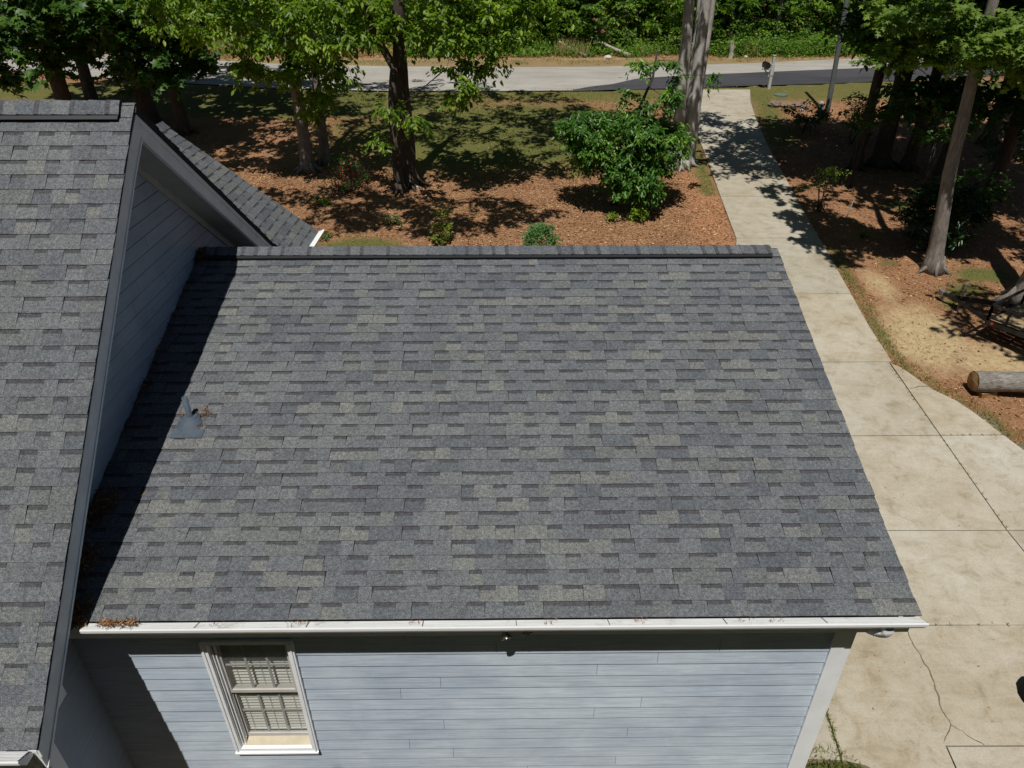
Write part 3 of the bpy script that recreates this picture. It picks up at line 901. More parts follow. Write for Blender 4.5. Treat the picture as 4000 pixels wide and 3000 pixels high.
for (za, zb, ys) in ((2.01, 2.765, 4.185), (1.265, 2.04, 4.222)):
    s = MB(); w = .045
    s.box((X0+.016,ys,za),(X0+.016+w,ys+.03,zb)); s.box((X1-.013-w*.8,ys,za),(X1-.013,ys+.03,zb))
    s.box((X0+.016+w,ys,za),(X1-.013-w*.8,ys+.03,za+.04)); s.box((X0+.016+w,ys,zb-.035),(X1-.013-w*.8,ys+.03,zb))
    sub(s, 'sash', M_SASH, win)
    g = MB(); g.face([(X0+.06,ys+.014,za+.04),(X1-.048,ys+.014,za+.04),(X1-.048,ys+.014,zb-.035),(X0+.06,ys+.014,zb-.035)]); sub(g, 'pane', M_GLASS, win)
    mn = MB()
    xa, xb = X0+.061, X1-.049
    for t in (1/3, 2/3): mn.box((xa+(xb-xa)*t-.011,ys+.018,za+.04),(xa+(xb-xa)*t+.011,ys+.028,zb-.035))
    zc = (za+zb)/2; mn.box((xa,ys+.0185,zc-.010),(xb,ys+.0275,zc+.010))
    sub(mn, 'muntin', M_MUNT, win)
bl = MB()
z = 1.33
while z < 2.74:
    bl.mesh([(X0+.03,4.262,z-.012),(X1-.03,4.262,z-.012),(X1-.03,4.305,z+.034),(X0+.03,4.305,z+.034),(X0+.03,4.262,z-.015),(X1-.03,4.262,z-.015),(X1-.03,4.305,z+.031),(X0+.03,4.305,z+.031)], [(0,1,2,3),(7,6,5,4),(0,4,5,1)])
    z += .043
for xx in (X0+.12, (X0+X1)/2, X1-.12): bl.box((xx-.002,4.255,1.30),(xx+.002,4.258,2.75))
sub(bl, 'blind', M_BLIND, win)
rb = MB(); rb.box((X0-.01,4.42,1.0),(X1+.01,4.44,2.9)); sub(rb, 'room', simple('room_wall', (.22,.23,.20), .9, .1), win)

# --- twin flood lamp under the eave
M_LAMP = simple('lamp_silver', (.22,.22,.15), .22, .6, metal=.85, var=.1)
fl = MB(); fl.box((-.01,4.09,2.98),(.13,4.15,3.04)); fl.tube([(.06,4.12,3.01),(.06,4.03,3.07)], .03, 10)
flo = fl.build('flood_light', M_TRIM, house)
for cx, dx, zz in ((-.035, .05, -.005), (.15, .03, .055)):
    b = MB(); d = Vector((dx*1.2, -.12, -.13)).normalized()
    Mx = Matrix.Translation((cx, 3.985, 3.135+zz)) @ d.to_track_quat('Z', 'Y').to_matrix().to_4x4()
    b.lathe([(.016,0),(.020,.02),(.022,.035),(.030,.055),(.043,.08),(.045,.088),(.041,.091),(.02,.094)], 20, Mx)
    sub(b, 'bulb', M_LAMP, flo, True)

# --- plumbing vent with flashing
M_PIPE = simple('painted_flashing', (.068,.090,.115), .65, .2, var=.12, scale=14)
vp = MB()
def onroof(x, y, w=0.0): return GO + Vector((x,0,0)) + gV*((8.162-y)/math.cos(ga)) + gN*w
q_ = [onroof(-3.315,5.70,.016), onroof(-3.0,5.70,.016), onroof(-3.0,5.80,.014), onroof(-3.315,5.80,.014)]
vp.face([tuple(p) for p in q_]); vp.face([tuple(p) for p in (q_[0], q_[0]-gN*.012, q_[1]-gN*.012, q_[1])])
seg = 28; cxy = (-3.172, 5.875)
rings = []
top = Vector((-3.178, 5.925, 3.968))
for t, rr0 in ((0,.120),(.12,.116),(.35,.110),(.65,.102),(.88,.094),(.97,.088),(1.0,.080)):
    ring = []
    for k in range(seg):
        a = 2*math.pi*k/seg
        pb_ = onroof(cxy[0]+.120*math.cos(a), 5.86+.130*math.sin(a), .014)
        ctr = Vector((cxy[0], 5.86, 0)).lerp(Vector((top.x, top.y, 0)), t)
        ring.append(Vector((ctr.x+rr0*math.cos(a), ctr.y+rr0*1.04*math.sin(a), pb_.z*(1-t)+(top.z)*t)))
    rings.append(ring)
rings.append([top+Vector((.071*math.cos(2*math.pi*k/seg), .069*math.sin(2*math.pi*k/seg), .012)) for k in range(seg)])
rings.append([top+Vector((.066*math.cos(2*math.pi*k/seg), .064*math.sin(2*math.pi*k/seg), .006)) for k in range(seg)])
rings.append([top+Vector((.030*math.cos(2*math.pi*k/seg), .030*math.sin(2*math.pi*k/seg), .012)) for k in range(seg)])
n0 = len(vp.v)
for r_ in rings: vp.v.extend([tuple(p) for p in r_])
for i in range(len(rings)-1):
    for k in range(seg): vp.f.append((n0+i*seg+k, n0+i*seg+(k+1)%seg, n0+(i+1)*seg+(k+1)%seg, n0+(i+1)*seg+k)); vp.c.append((1,1,1))
vpo = vp.build('vent_flashing', M_PIPE, house)
pp = MB()
pp.lathe([(.034,3.93),(.034,3.985),(.0285,3.99),(.0285,4.20),(.0255,4.20),(.0225,4.20),(.0225,3.99)], 22, Matrix.Translation((-3.178,5.925,0)), cap=False)
sub(pp, 'vent_pipe', M_PIPE, vpo, True)
# ---------------------------------------------------------------- leaves and trees
LEAF_T = {
 'oval': (np.array([(0,0,0),(.35,-.22,.05),(.72,-.17,.03),(1,0,-.08),(.72,.17,.03),(.35,.22,.05)], float), [(0,1,2,3),(0,3,4,5)]),
 'small': (np.array([(0,0,0),(.5,-.27,.06),(1,0,-.05),(.5,.27,.06)], float), [(0,1,2),(0,2,3)]),
 'long': (np.array([(0,0,0),(.45,-.12,.05),(1,0,-.1),(.45,.12,.05)], float), [(0,1,2),(0,2,3)]),
 'star': (np.array([(0,0,0),(.1,-.42,-.04),(.34,-.17,.03),(.62,-.52,-.05),(.66,-.14,.03),(1.05,0,-.08),(.66,.14,.03),(.62,.52,-.05),(.34,.17,.03),(.1,.42,-.04)], float),
          [(0,1,2),(0,2,8),(0,8,9),(2,3,4),(2,4,6),(2,6,8),(4,5,6),(6,7,8)]),
}
def leaf_mesh(name, P, A, Nn, size, tint, kind, mat):
    """P positions, A leaf axes, Nn normals, size, tint: one mesh holding a crown's leaves"""
    T, F = LEAF_T[kind]
    A = A/np.linalg.norm(A, axis=1, keepdims=True)
    B = np.cross(Nn, A); B /= (np.linalg.norm(B, axis=1, keepdims=True)+1e-9)
    C = np.cross(A, B)
    n = len(P); k = len(T)
    V = P[:, None] + size[:, None, None]*(T[None, :, 0:1]*A[:, None] + T[None, :, 1:2]*B[:, None] + T[None, :, 2:3]*C[:, None])
    me = bpy.data.meshes.new(name)
    nf = len(F); fl = np.array([i for f in F for i in f]); ls = np.array([len(f) for f in F])
    me.vertices.add(n*k); me.vertices.foreach_set('co', V.reshape(-1).astype(np.float32))
    loops = (fl[None] + (np.arange(n)*k)[:, None]).reshape(-1)
    me.loops.add(len(loops)); me.loops.foreach_set('vertex_index', loops.astype(np.int32))
    tot = np.tile(ls, n); st = np.concatenate([[0], np.cumsum(tot)[:-1]])
    me.polygons.add(n*nf); me.polygons.foreach_set('loop_start', st.astype(np.int32)); me.polygons.foreach_set('loop_total', tot.astype(np.int32))
    me.update(calc_edges=True)
    at = me.attributes.new('tint', 'FLOAT', 'FACE'); at.data.foreach_set('value', np.repeat(tint, nf).astype(np.float32))
    me.materials.append(mat)
    return me
def unit(v): return v/(np.linalg.norm(v, axis=-1, keepdims=True)+1e-9)

M_LF_BRIGHT = mat_leaf('leaf_bright', (.07,.135,.014), (.155,.26,.022), (.33,.43,.045), .42, .42)
M_LF_MAPLE = mat_leaf('leaf_maple', (.025,.07,.012), (.05,.12,.02), (.12,.23,.035), .34, .45)
M_LF_OAK = mat_leaf('leaf_oak', (.07,.13,.02), (.125,.21,.032), (.20,.28,.045), .34, .55)
M_LF_GLOSS = mat_leaf('leaf_glossy', (.03,.085,.014), (.07,.175,.024), (.19,.33,.04), .30, .36)
M_LF_LAUREL = mat_leaf('leaf_laurel', (.012,.035,.010), (.022,.065,.018), (.05,.11,.03), .15, .32)
M_LF_WOOD = mat_leaf('leaf_woodland', (.035,.08,.012), (.10,.20,.022), (.26,.39,.04), .38, .55)
M_LF_YELLOW = mat_leaf('leaf_yellow_green', (.11,.15,.02), (.18,.25,.03), (.26,.32,.05), .35, .5)
M_LF_MOUND = mat_leaf('leaf_boxwood', (.045,.11,.035), (.085,.19,.055), (.14,.27,.08), .25, .5)
M_LF_RED = mat_leaf('azalea_petals', (.12,.01,.02), (.30,.025,.045), (.45,.06,.09), .3, .5)
M_BARK_G = mat_bark('bark_grey', (.12,.105,.092), (.33,.305,.28))
M_BARK_P = mat_bark('bark_pale_grey', (.32,.30,.285), (.52,.50,.48))
M_BARK_D = mat_bark('bark_dark', (.045,.038,.03), (.12,.10,.085))

def bez(a, b, sag, n, rd_):
    a = Vector(a); b = Vector(b)
    m = (a+b)/2 + Vector((rd_.uniform(-.12,.12)*(b-a).length, rd_.uniform(-.12,.12)*(b-a).length, sag*(b-a).length))
    out = []
    for i in range(n+1):
        t = i/n
        out.append(a*(1-t)**2 + m*2*t*(1-t) + b*t*t)
    return out
def leafy_tree(name, base, stems, blobs, nclump, per, lsize, kind, lmat, bmat, seed, droop=.5, clump_r=.42, stem_from=.35, flare=1.5, tseg=12, tintbias=0.0, parent=None, limb_r=.035, crown_name='crown'):
    """stems: list of ([points], [radii]); blobs: ellipsoids (cx,cy,cz,rx,ry,rz,weight) in world space.
       Every clump of leaves hangs on its own limb; limbs start on a stem."""
    rd_ = random.Random(seed); rg = np.random.default_rng(seed)
    t = parent or empty(name, base)
    b0 = Vector(base)
    tk = MB()
    for pts, rad in stems:
        P = [Vector(p) for p in pts]
        # resample for bark wobble
        Q = []; Rr = []
        for i in range(len(P)-1):
            m = max(2, int((P[i+1]-P[i]).length/.35))
            for j in range(m):
                f = j/m; Q.append(P[i].lerp(P[i+1], f)); Rr.append(rad[i]*(1-f)+rad[i+1]*f)
        Q.append(P[-1]); Rr.append(rad[-1])
        if flare > 1:
            for i in range(len(Q)):
                h = (Q[i]-Q[0]).length
                Rr[i] *= 1 + (flare-1)*math.exp(-h/.28)
        ph = rd_.uniform(0, 6)
        Q = [q + Vector((math.sin(i*.7+ph)*.012, math.cos(i*.6+ph)*.012, 0)) for i, q in enumerate(Q)]
        tk.tube(Q, Rr, tseg, bump=.06, rnd=rd_)
        if flare > 1.3 and rad[0] > .12:
            q0 = Q[0] + Vector((0, 0, .08))
            for kk in range(6):
                a_ = kk*1.05 + rd_.uniform(-.3, .3); r_ = rad[0]; dx_, dy_ = math.cos(a_), math.sin(a_); L_r = rd_.uniform(1.9, 2.9)
                tk.tube([q0+Vector((dx_*r_*.7, dy_*r_*.7, .42)), q0+Vector((dx_*r_*1.15, dy_*r_*1.15, .14)), q0+Vector((dx_*r_*L_r, dy_*r_*L_r, -.03))], [r_*.28, r_*.34, r_*.14], 6, bump=.12, rnd=rd_)
    wts = np.array([b[6] for b in blobs], float); wts /= wts.sum()
    cl = []
    for _ in range(nclump):
        b = blobs[rg.choice(len(blobs), p=wts)]
        d = unit(rg.normal(size=3)); r = rg.uniform(.35, 1.0)**.5
        cl.append(np.array([b[0]+d[0]*r*b[3], b[1]+d[1]*r*b[4], b[2]+d[2]*r*b[5]]))
    cl = np.array(cl)
    # limbs
    allst = []
    for pts, rad in stems:
        for i in range(len(pts)-1):
            for f in np.linspace(0, 1, 6)[:-1]:
                allst.append(Vector(pts[i]).lerp(Vector(pts[i+1]), f))
        allst.append(Vector(pts[-1]))
    zmin = min(p.z for p in allst); zmax = max(p.z for p in allst)
    cand = [p for p in allst if p.z > zmin + (zmax-zmin)*stem_from] or allst
    grown = list(cand)
    order = np.argsort([min((Vector(c)-p).length for p in cand) for c in cl])
    for oi, ci in enumerate(order):
        c = Vector(cl[ci])
        best = min(grown, key=lambda p: (c-p).length + (2.2 if p.z > c.z + .6 else 0))
        ln = (c-best).length
        r = max(.006, min(limb_r, .012*ln**.7 + .004))
        pts = bez(best, c, .06, 4, rd_)
        tk.tube(pts, [r*(1-.75*i/4) for i in range(5)], 5, cap=False)
        grown.append(pts[3]); grown.append(c)
    trunk = tk.build('trunk', bmat, t, smooth=True)
    # leaves: several twigs per clump
    n = nclump*per
    ci = np.repeat(np.arange(nclump), per)
    tw = 7
    twd = unit(rg.normal(size=(nclump, tw, 3)) * np.array([1, 1, .45]) + np.array([0, 0, -.12*droop]))
    twl = rg.uniform(.5, 1.15, size=(nclump, tw))*clump_r
    ti = rg.integers(0, tw, n)
    f = rg.uniform(.15, 1.0, n)
    D = twd[ci, ti]; Ln = twl[ci, ti]
    pos = cl[ci] + D*(Ln*f)[:, None] + rg.normal(size=(n, 3))*.035
    pos[:, 2] -= droop*.35*clump_r*f**2
    side = np.cross(D, np.array([0, 0, 1.0])); side = unit(side)*rg.choice([-1, 1], n)[:, None]
    A = unit(D*.7 + side*.8 + np.array([0, 0, -1.0])*droop*rg.uniform(.4, 1.2, n)[:, None] + rg.normal(size=(n, 3))*.25)
    Nn = unit(np.array([0, 0, 1.0]) + rg.normal(size=(n, 3))*.38 + np.array([0, -.25, 0]))
    cv = rg.normal(size=nclump)*.16
    tint = np.clip(.45 + tintbias + cv[ci] + rg.normal(size=n)*.17, 0, 1)
    size = lsize*rg.uniform(.5, 1.3, n)
    me = leaf_mesh(crown_name, pos - np.array(b0), A, Nn, size, tint, kind, lmat)
    o = bpy.data.objects.new(crown_name, me); COL.objects.link(o); o.parent = t
    return t
def at(x, y, z=None): return (x, y, gz(x, y)-.08 if z is None else z)

YG = 'trees of the shaded front yard'
# T1: twin trunk tree, left of centre
t = leafy_tree('yard_tree', at(-6.4, 24.3),
    [([at(-6.57,24.05),(-6.57,24.0,5.2),(-6.6,24.0,11)], [.21,.165,.07]),
     ([at(-6.15,24.73),(-6.06,24.7,5.2),(-5.8,24.9,10.5)], [.17,.125,.05])],
    [(-7.8,25.2,9.8,5.2,3.0,1.8,5.0),(-6.6,17.4,9.6,3.8,1.4,.6,2.0),(-5.5,28.6,11.0,4.6,2.6,1.2,2.2),(-8.5,21.2,9.6,3.5,1.6,.8,.9),(-6.2,22.6,6.3,2.5,1.6,1.1,2.2),(-8.8,23.2,6.6,2.0,1.6,1.0,1.5),(-5.6,23.0,4.7,1.1,.8,.8,.8),(-6.9,22.8,5.1,1.2,.8,.6,.6),(-6.0,23.2,3.6,.5,.4,.35,.15)],
    430, 78, .175, 'oval', M_LF_BRIGHT, M_BARK_G, 101, .9, .5, .45)
tag(t, 'twin trunk yard tree with hanging bright leaves, left of the red azalea', 'tree', YG)
# T2: forked big tree in the centre
t = leafy_tree('yard_tree', at(-3.2, 22.4),
    [([at(-3.3,21.93),(-3.28,22.0,4.2),(-3.21,22.3,4.96),(-3.69,22.4,5.9),(-4.3,22.6,8.6)], [.15,.125,.12,.10,.05]),
     ([at(-3.06,22.75),(-3.06,22.75,5.2),(-3.0,22.8,7.2),(-2.7,23,12)], [.26,.20,.17,.06])],
    [(-2.0,24.2,9.8,5.0,2.8,1.8,4.6),(-2.8,16.6,9.5,3.8,1.5,.6,2.6),(-.6,20.6,9.8,3.4,1.3,.6,1.2),(.2,27.2,11.0,3.0,2.4,1.0,1.3),(-4.2,29.6,12.0,3.6,2.6,1.0,1.5),(-1.0,21.8,6.4,1.7,1.3,1.0,1.6),(-4.4,21.9,6.4,1.8,1.4,1.0,1.5),(-1.15,21.6,4.75,.7,.7,.55,.40),(-.5,21.8,5.4,.8,.6,.4,.4),(.6,22.2,6.4,1.5,1.0,.5,.7),(-2.7,21.4,3.9,.85,.5,.35,.26),(-3.6,21.6,3.0,.4,.3,.18,.06),(-2.5,22.6,6.4,1.8,1.1,.9,1.0)],
    450, 78, .17, 'oval', M_LF_BRIGHT, M_BARK_D, 102, .9, .5, .42)
tag(t, 'tall dark forked tree with drooping yellow green leaves in the middle of the yard', 'tree', YG)
# T3: young glossy tree
t = leafy_tree('young_tree', at(3.28, 21.2),
    [([at(3.28,21.2),(3.4,21.1,2.4),(3.65,21.1,3.6),(4.1,21.1,4.9),(4.15,21.1,5.7)], [.07,.06,.05,.035,.012])],
    [(3.5,20.8,3.15,1.6,1.2,.95,3.0),(2.35,20.8,3.6,.95,.8,.45,.8),(4.35,20.9,3.2,.85,.8,.7,1.3),(3.55,20.3,2.4,.95,.6,.55,1.3),(4.1,21.0,5.35,.8,.4,.25,.14),(5.3,21.0,4.8,.8,.35,.22,.17),(3.9,20.9,4.4,.9,.6,.3,.16),(4.2,20.3,1.95,.35,.3,.3,.15)],
    225, 105, .125, 'oval', M_LF_GLOSS, M_BARK_D, 103, .75, .42, .12, limb_r=.022)
tag(t, 'young spreading glossy leaved tree in front of the pale twin trunk', 'tree')
# T4: pale twin stems beside the driveway
t = leafy_tree('pale_trunk_tree', at(5.85, 24.15),
    [([at(5.72,24.05),(5.6,24.1,5.07),(5.52,24.1,8),(5.3,24.2,15)], [.20,.165,.15,.06]),
     ([at(6.02,24.15),(6.1,24.3,5.04),(6.12,24.3,8),(6.4,24.5,15.5)], [.21,.175,.155,.06]),
     ([at(5.98,24.42),(6.02,24.62,5.0),(6.05,24.7,7.5),(6.2,25.3,12)], [.13,.11,.09,.04]),
     ([at(6.28,24.45),(6.36,24.65,5.0),(6.42,24.7,8),(7.2,24.8,13)], [.14,.115,.09,.04]),
     ([at(5.40,23.95),(5.45,24.0,2.3),(5.58,24.05,3.6)], [.13,.11,.08])],
    [(6.4,22.4,11.4,4.3,3.6,2.4,4),(8.6,21.5,10.2,2.4,2.2,1.2,1.3),(2.2,24.8,11,2.4,2.2,1.2,1.0)],
    230, 62, .20, 'oval', M_LF_BRIGHT, M_BARK_P, 104, .8, .55, .5, flare=1.35)
tag(t, 'cluster of tall pale grey trunks standing beside the driveway', 'tree')
# T5: leaning grey oak on the right with lobed leaves
t = leafy_tree('oak_tree', at(10.96, 16.95),
    [([at(10.96,16.92),(10.57,16.9,3.35),(10.5,16.9,4.41),(10.37,16.9,5.84),(10.35,16.95,7.2),(10.5,17.2,12)], [.19,.15,.14,.12,.11,.05]),
     ([at(11.12,16.85),(11.02,16.82,1.25)], [.10,.06])],
    [(8.7,16.7,6.75,1.2,1.2,.30,1.0),(8.6,16.3,6.0,.9,.8,.30,.65),(9.6,16.2,6.25,1.1,.9,.40,.9),(10.7,16.0,6.45,1.1,.9,.5,1.0),(12.2,16.5,6.6,1.4,1.1,.5,1.2),(11.9,16.2,5.6,1.0,.7,.3,.8),(12.9,16.8,5.5,.9,.7,.5,.5),(8.0,14.3,8.6,.9,.9,.35,.28),(8.1,17.2,8.4,.8,.8,.3,.3),(10.3,19.2,8.6,3.0,2.0,.9,1.7),(12.6,19.8,9.4,3.0,2.4,1.5,1.8),(10.0,16.7,4.85,.25,.3,.14,.05),(8.2,17.4,7.6,1.2,1.2,.5,.5)],
    345, 75, .14, 'star', M_LF_OAK, M_BARK_G, 105, .35, .40, .45, flare=1.7)
tag(t, 'leaning grey oak with lobed leaves at the right of the driveway', 'tree')
# left shaded sweetgums
LT = [((-15.7,27.0),.26,'dark straight tree farthest left behind the main roof ridge', 0, 201),
      ((-17.0,31.2),.22,'dark slimmer tree standing nearer the road at the far left', 0, 202),
      ((-13.75,29.0),.30,'stout dark leaning trunk second from the yard clearing on the left', -.5, 203),
      ((-12.05,27.8),.20,'slim dark tree just right of the main roof peak', 0, 204)]
for (x, y), r, lab, lean, sd_ in LT:
    zb = gz(x, y)
    t = leafy_tree('shade_tree', at(x, y), [([at(x,y),(x+lean*.5,y,zb+4),(x+lean,y,zb+9)], [r*1.1,r*.9,r*.45])],
        [(x,y-.6,zb+7.6,4.0,3.4,1.8,3.6),(x+1.2,y+2.8,zb+9.4,4.0,2.6,1.2,1.6),(x-.4,y-2.4,zb+4.6,2.2,1.6,1.2,1.6),(x+.6,y-2.0,zb+2.9,1.7,1.2,.9,1.1)],
        175, 60, .25, 'star', M_LF_MAPLE, M_BARK_D, sd_, .6, .62, .3)
    tag(t, lab, 'tree', 'shaded trees behind the main roof')
# right shaded trees
RT = [((11.84,24.14),.17,'slim dark trunk in the shade nearest the grey pole', .0, 211),
      ((12.75,24.42),.27,'thick dark trunk in the shade right of the slim one', .1, 212),
      ((13.5,24.0),.19,'dark trunk with a pale streak at the right of the thick one', .25, 213),
      ((13.99,23.0),.10,'thin grey stem rising above the laurel bush', .2, 214),
      ((14.9,21.5),.20,'shaded tree at the right edge above the dark lawn', .2, 215),
      ((17.6,26.5),.24,'tree standing farthest right in the shaded woods', .2, 216)]
for (x, y), r, lab, lean, sd_ in RT:
    zb = gz(x, y)
    bl_ = [(x-1.2*(x<13),y-1.4,zb+7.4,3.4,3.6,1.7,4.4),(x-.2,y-1.5,zb+4.6,1.9,1.3,.8,1.8),(x+.4,y-2.0,zb+2.6,1.2,.9,.5,.5)]
    t = leafy_tree('shade_tree', at(x, y), [([at(x,y),(x+lean*.5,y,zb+4),(x+lean,y,zb+9)], [r,r*.85,r*.45])], bl_,
        240, 58, .22, 'oval', M_LF_MAPLE, M_BARK_D, sd_, .6, .6, .3)
    tag(t, lab, 'tree', 'shaded trees right of the driveway')
zb = gz(12.3, 15.2)
t = leafy_tree('shade_tree', at(12.35, 15.2), [([at(12.35,15.2),(12.5,15.2,zb+4),(12.6,15.2,zb+9)], [.34,.28,.14])],
    [(13.6,15.8,9.4,3.4,2.6,1.3,2.6),(11.3,10.7,8.9,2.3,1.8,.6,1.7),(14.0,15.4,6.8,1.2,1.0,.8,.5)], 150, 60, .18, 'oval', M_LF_MAPLE, M_BARK_G, 217, .6, .55, .4)
tag(t, 'thick grey trunk cut by the right edge behind the trailer', 'tree')

# shrubs
def shrub(name, x, y, blobs, ncl, per, ls, kind, lm, seed, clump=.2, droop=.2, label='', cat='shrub', stems=None, tb=0.0, bm=None):
    zb = gz(x, y)
    bl2 = [(x+a, y+b, zb+c, d, e, f, w) for a, b, c, d, e, f, w in blobs]
    rd_ = random.Random(seed)
    st = stems or [([(x+rd_.uniform(-.06,.06), y+rd_.uniform(-.06,.06), zb-.05), (x+rd_.uniform(-.2,.2), y+rd_.uniform(-.2,.2), zb+max(.15, blobs[0][2]*.8))], [.02, .008]) for _ in range(4)]
    t = leafy_tree(name, (x, y, zb), st, bl2, ncl, per, ls, kind, lm, bm or M_BARK_D, seed, droop, clump, .1, 1.0, 6, tb, limb_r=.012, crown_name='foliage')
    tag(t, label, cat); return t
shrub('laurel_bush', 11.6, 18.2, [(0,0,.95,1.05,.9,.8,2.2),(.6,.1,1.25,.65,.6,.5,1),(-.75,.1,1.35,.45,.45,.45,.7),(0,.2,1.55,.5,.5,.45,.5)], 95, 60, .17, 'long', M_LF_LAUREL, 301, .26, .1, 'big dark laurel bush with long leaves behind the leaning oak', tb=.05)
shrub('mounded_shrub', .92, 17.75, [(0,0,.46,.47,.43,.46,2)], 170, 46, .055, 'small', M_LF_MOUND, 302, .10, 0, 'small dense round green shrub just beyond the garage ridge', tb=.1)
az = shrub('azalea', -4.8, 22.0, [(0,0,.55,.62,.55,.5,2)], 60, 34, .06, 'small', M_LF_MAPLE, 303, .2, .1, 'azalea with dark red flowers on the shaded mulch', 'flowering shrub')
n = 190
rg = np.random.default_rng(9)
d = unit(rg.normal(size=(n, 3)) + np.array([.35,-.75,.25])); pos = np.array([.05,-.05,.5]) + d*np.array([.68,.6,.55])*rg.uniform(.75, 1.05, (n, 1))
flw = 1
me = leaf_mesh('flowers', pos, unit(rg.normal(size=(n, 3))), unit(d+rg.normal(size=(n, 3))*.3), rg.uniform(.06,.10,n), rg.uniform(0,1,n), 'small', M_LF_RED)
o = bpy.data.objects.new('flowers', me); COL.objects.link(o); o.parent = az; o['kind'] = 'stuff'
shrub('sapling', -1.75, 18.65, [(0,0,.35,.28,.24,.3,2),(.02,.1,.75,.2,.2,.18,.8)], 30, 24, .085, 'small', M_LF_YELLOW, 304, .14, .2, 'small yellow green seedling bush on the mulch left of the round shrub', 'sapling')
shrub('sapling', 3.85, 19.9, [(0,0,.22,.2,.2,.2,2)], 14, 22, .09, 'oval', M_LF_BRIGHT, 305, .14, .2, 'low bright green sapling at the foot of the young glossy tree', 'sapling')
shrub('sapling', 3.05, 19.85, [(0,0,.15,.14,.14,.12,2)], 8, 18, .08, 'oval', M_LF_BRIGHT, 306, .12, .2, 'tiny green seedling just left of the low bright sapling', 'sapling')
shrub('sapling', -5.5, 21.1, [(0,0,.1,.22,.15,.08,2)], 9, 16, .10, 'oval', M_LF_BRIGHT, 307, .12, .2, 'small bright weed on the mulch left of the azalea', 'weed')
shrub('sapling', -4.95, 18.9, [(0,0,.1,.14,.12,.08,2)], 6, 16, .08, 'oval', M_LF_MAPLE, 308, .12, .2, 'small dark weed on the mulch beside the front wing roof', 'weed')
shrub('sapling', -3.25, 19.8, [(0,0,.15,.25,.2,.12,2)], 9, 16, .09, 'oval', M_LF_MAPLE, 309, .12, .2, 'low dark green weed below the forked tree', 'weed')
shrub('sapling', 9.95, 18.85, [(0,0,.08,.12,.1,.06,2)], 6, 16, .08, 'oval', M_LF_BRIGHT, 310, .1, .2, 'single bright green weed on the leaf litter right of the driveway', 'weed')
shrub('sapling', 9.3, 20.6, [(0,0,1.1,.5,.4,.2,2),(-.3,0,.8,.4,.3,.15,1)], 16, 26, .09, 'long', M_LF_BRIGHT, 311, .22, .4, 'thin arching sapling lit against the dark right yard', 'sapling')
shrub('sapling', 10.95, 22.4, [(0,0,2.2,.7,.5,.3,2),(-.5,0,1.7,.5,.4,.25,1)], 24, 26, .10, 'oval', M_LF_MAPLE, 312, .28, .4, 'shaded understory sapling between the dark trunks', 'sapling', tb=.3)
shrub('sapling', 12.3, 20.6, [(0,0,2.3,.8,.5,.3,2),(.5,0,2.6,.5,.4,.25,1)], 26, 28, .10, 'star', M_LF_MAPLE, 313, .28, .4, 'understory sapling with lit leaves above the laurel bush', 'sapling', tb=.35)

for k_, (x, y, h_) in enumerate(((12.6,26.5,1.2),(14.6,24.6,1.5),(15.8,22.6,1.3),(16.8,29,1.8),(11.2,27.6,.8),(13.2,19.6,1.1),(18.5,31,2.2))):
    shrub('understory_shrub', x, y, [(0,0,h_,.9,.7,.5*h_,2),(.4,.2,h_*.6,.7,.6,.35*h_,1)], 26, 34, .13, 'oval', M_LF_MAPLE, 330+k_, .3, .3,
        ('low dark shrub between the slim trunk and the grey pole','dark shrub behind the trunk with a pale streak','dark shrub low at the right edge behind the laurel','big dark shrub at the far right by the road','small dark shrub left of the slim shaded trunk','dark shrub just right of the laurel bush','tall dark shrub near the road at the right edge')[k_])['group'] = 'dark shrubs in the right woods'
# ---------------------------------------------------------------- woodland beyond the road
def copy_thing(src, loc, rz, sc, label):
    c = src.copy(); COL.objects.link(c); c.location = loc; c.rotation_euler = (0, 0, rz); c.scale = (sc, sc, sc); c['label'] = label
    for ch in list(src.children):
        d_ = ch.copy(); COL.objects.link(d_); d_.parent = c
    return c

protos = []
WG = 'woodland trees beyond the road'
for k in range(4):
    h = 8.5
    x, y = (-9.5, -2.2, 5.6, 12.2)[k], (47.2, 48.4, 46.8, 48.8)[k]
    zb = gz(x, y)
    rr_ = random.Random(400+k)
    bls = [(x+rr_.uniform(-.8,.8), y+rr_.uniform(-.6,.6), zb+zz, rr_.uniform(1.3,2.1), rr_.uniform(1.2,1.7), .8, 1.0) for zz in (.5, 1.2, 2.0, 2.8, 3.6, 4.5, 5.5, 6.6)]
    t = leafy_tree('woodland_tree', (x, y, zb), [([(x,y,zb-.1),(x+rr_.uniform(-.3,.3),y,zb+4),(x+rr_.uniform(-.5,.5),y,zb+h)], [.14,.10,.03])], bls,
        165, 56, .20, 'oval', M_LF_WOOD, M_BARK_D if k % 2 else M_BARK_G, 400+k, .5, .55, .05, tintbias=(.06,-.08,.12,-.02)[k])
    protos.append(t)
wl_lab = ['leafy tree at the woodland edge beyond the left end of the pale road', 'leafy tree at the woodland edge across the road from the forked tree', 'bright leafy tree across the road behind the pale trunks', 'leafy tree across the road behind the mailbox']
for t, l in zip(protos, wl_lab): tag(t, l, 'tree', WG)
rw = random.Random(77)
spots = []
for row, (yy, x0, x1, st) in enumerate(((46.6,-14,30,3.1),(50.2,-19,34,3.3),(54.5,-34,40,3.8),(60,-46,50,4.6),(68,-60,60,5.5))):
    x = x0
    while x < x1:
        px, py = x + rw.uniform(-.9,.9), yy + rw.uniform(-1.1,1.1) + max(0, (abs(x)-18))*.35*(1 if x < 0 else .8)
        x += st
        if row == 0 and any(math.dist((px,py),(p.location.x,p.location.y)) < 1.9 for p in protos): continue
        spots.append((px, py, row))
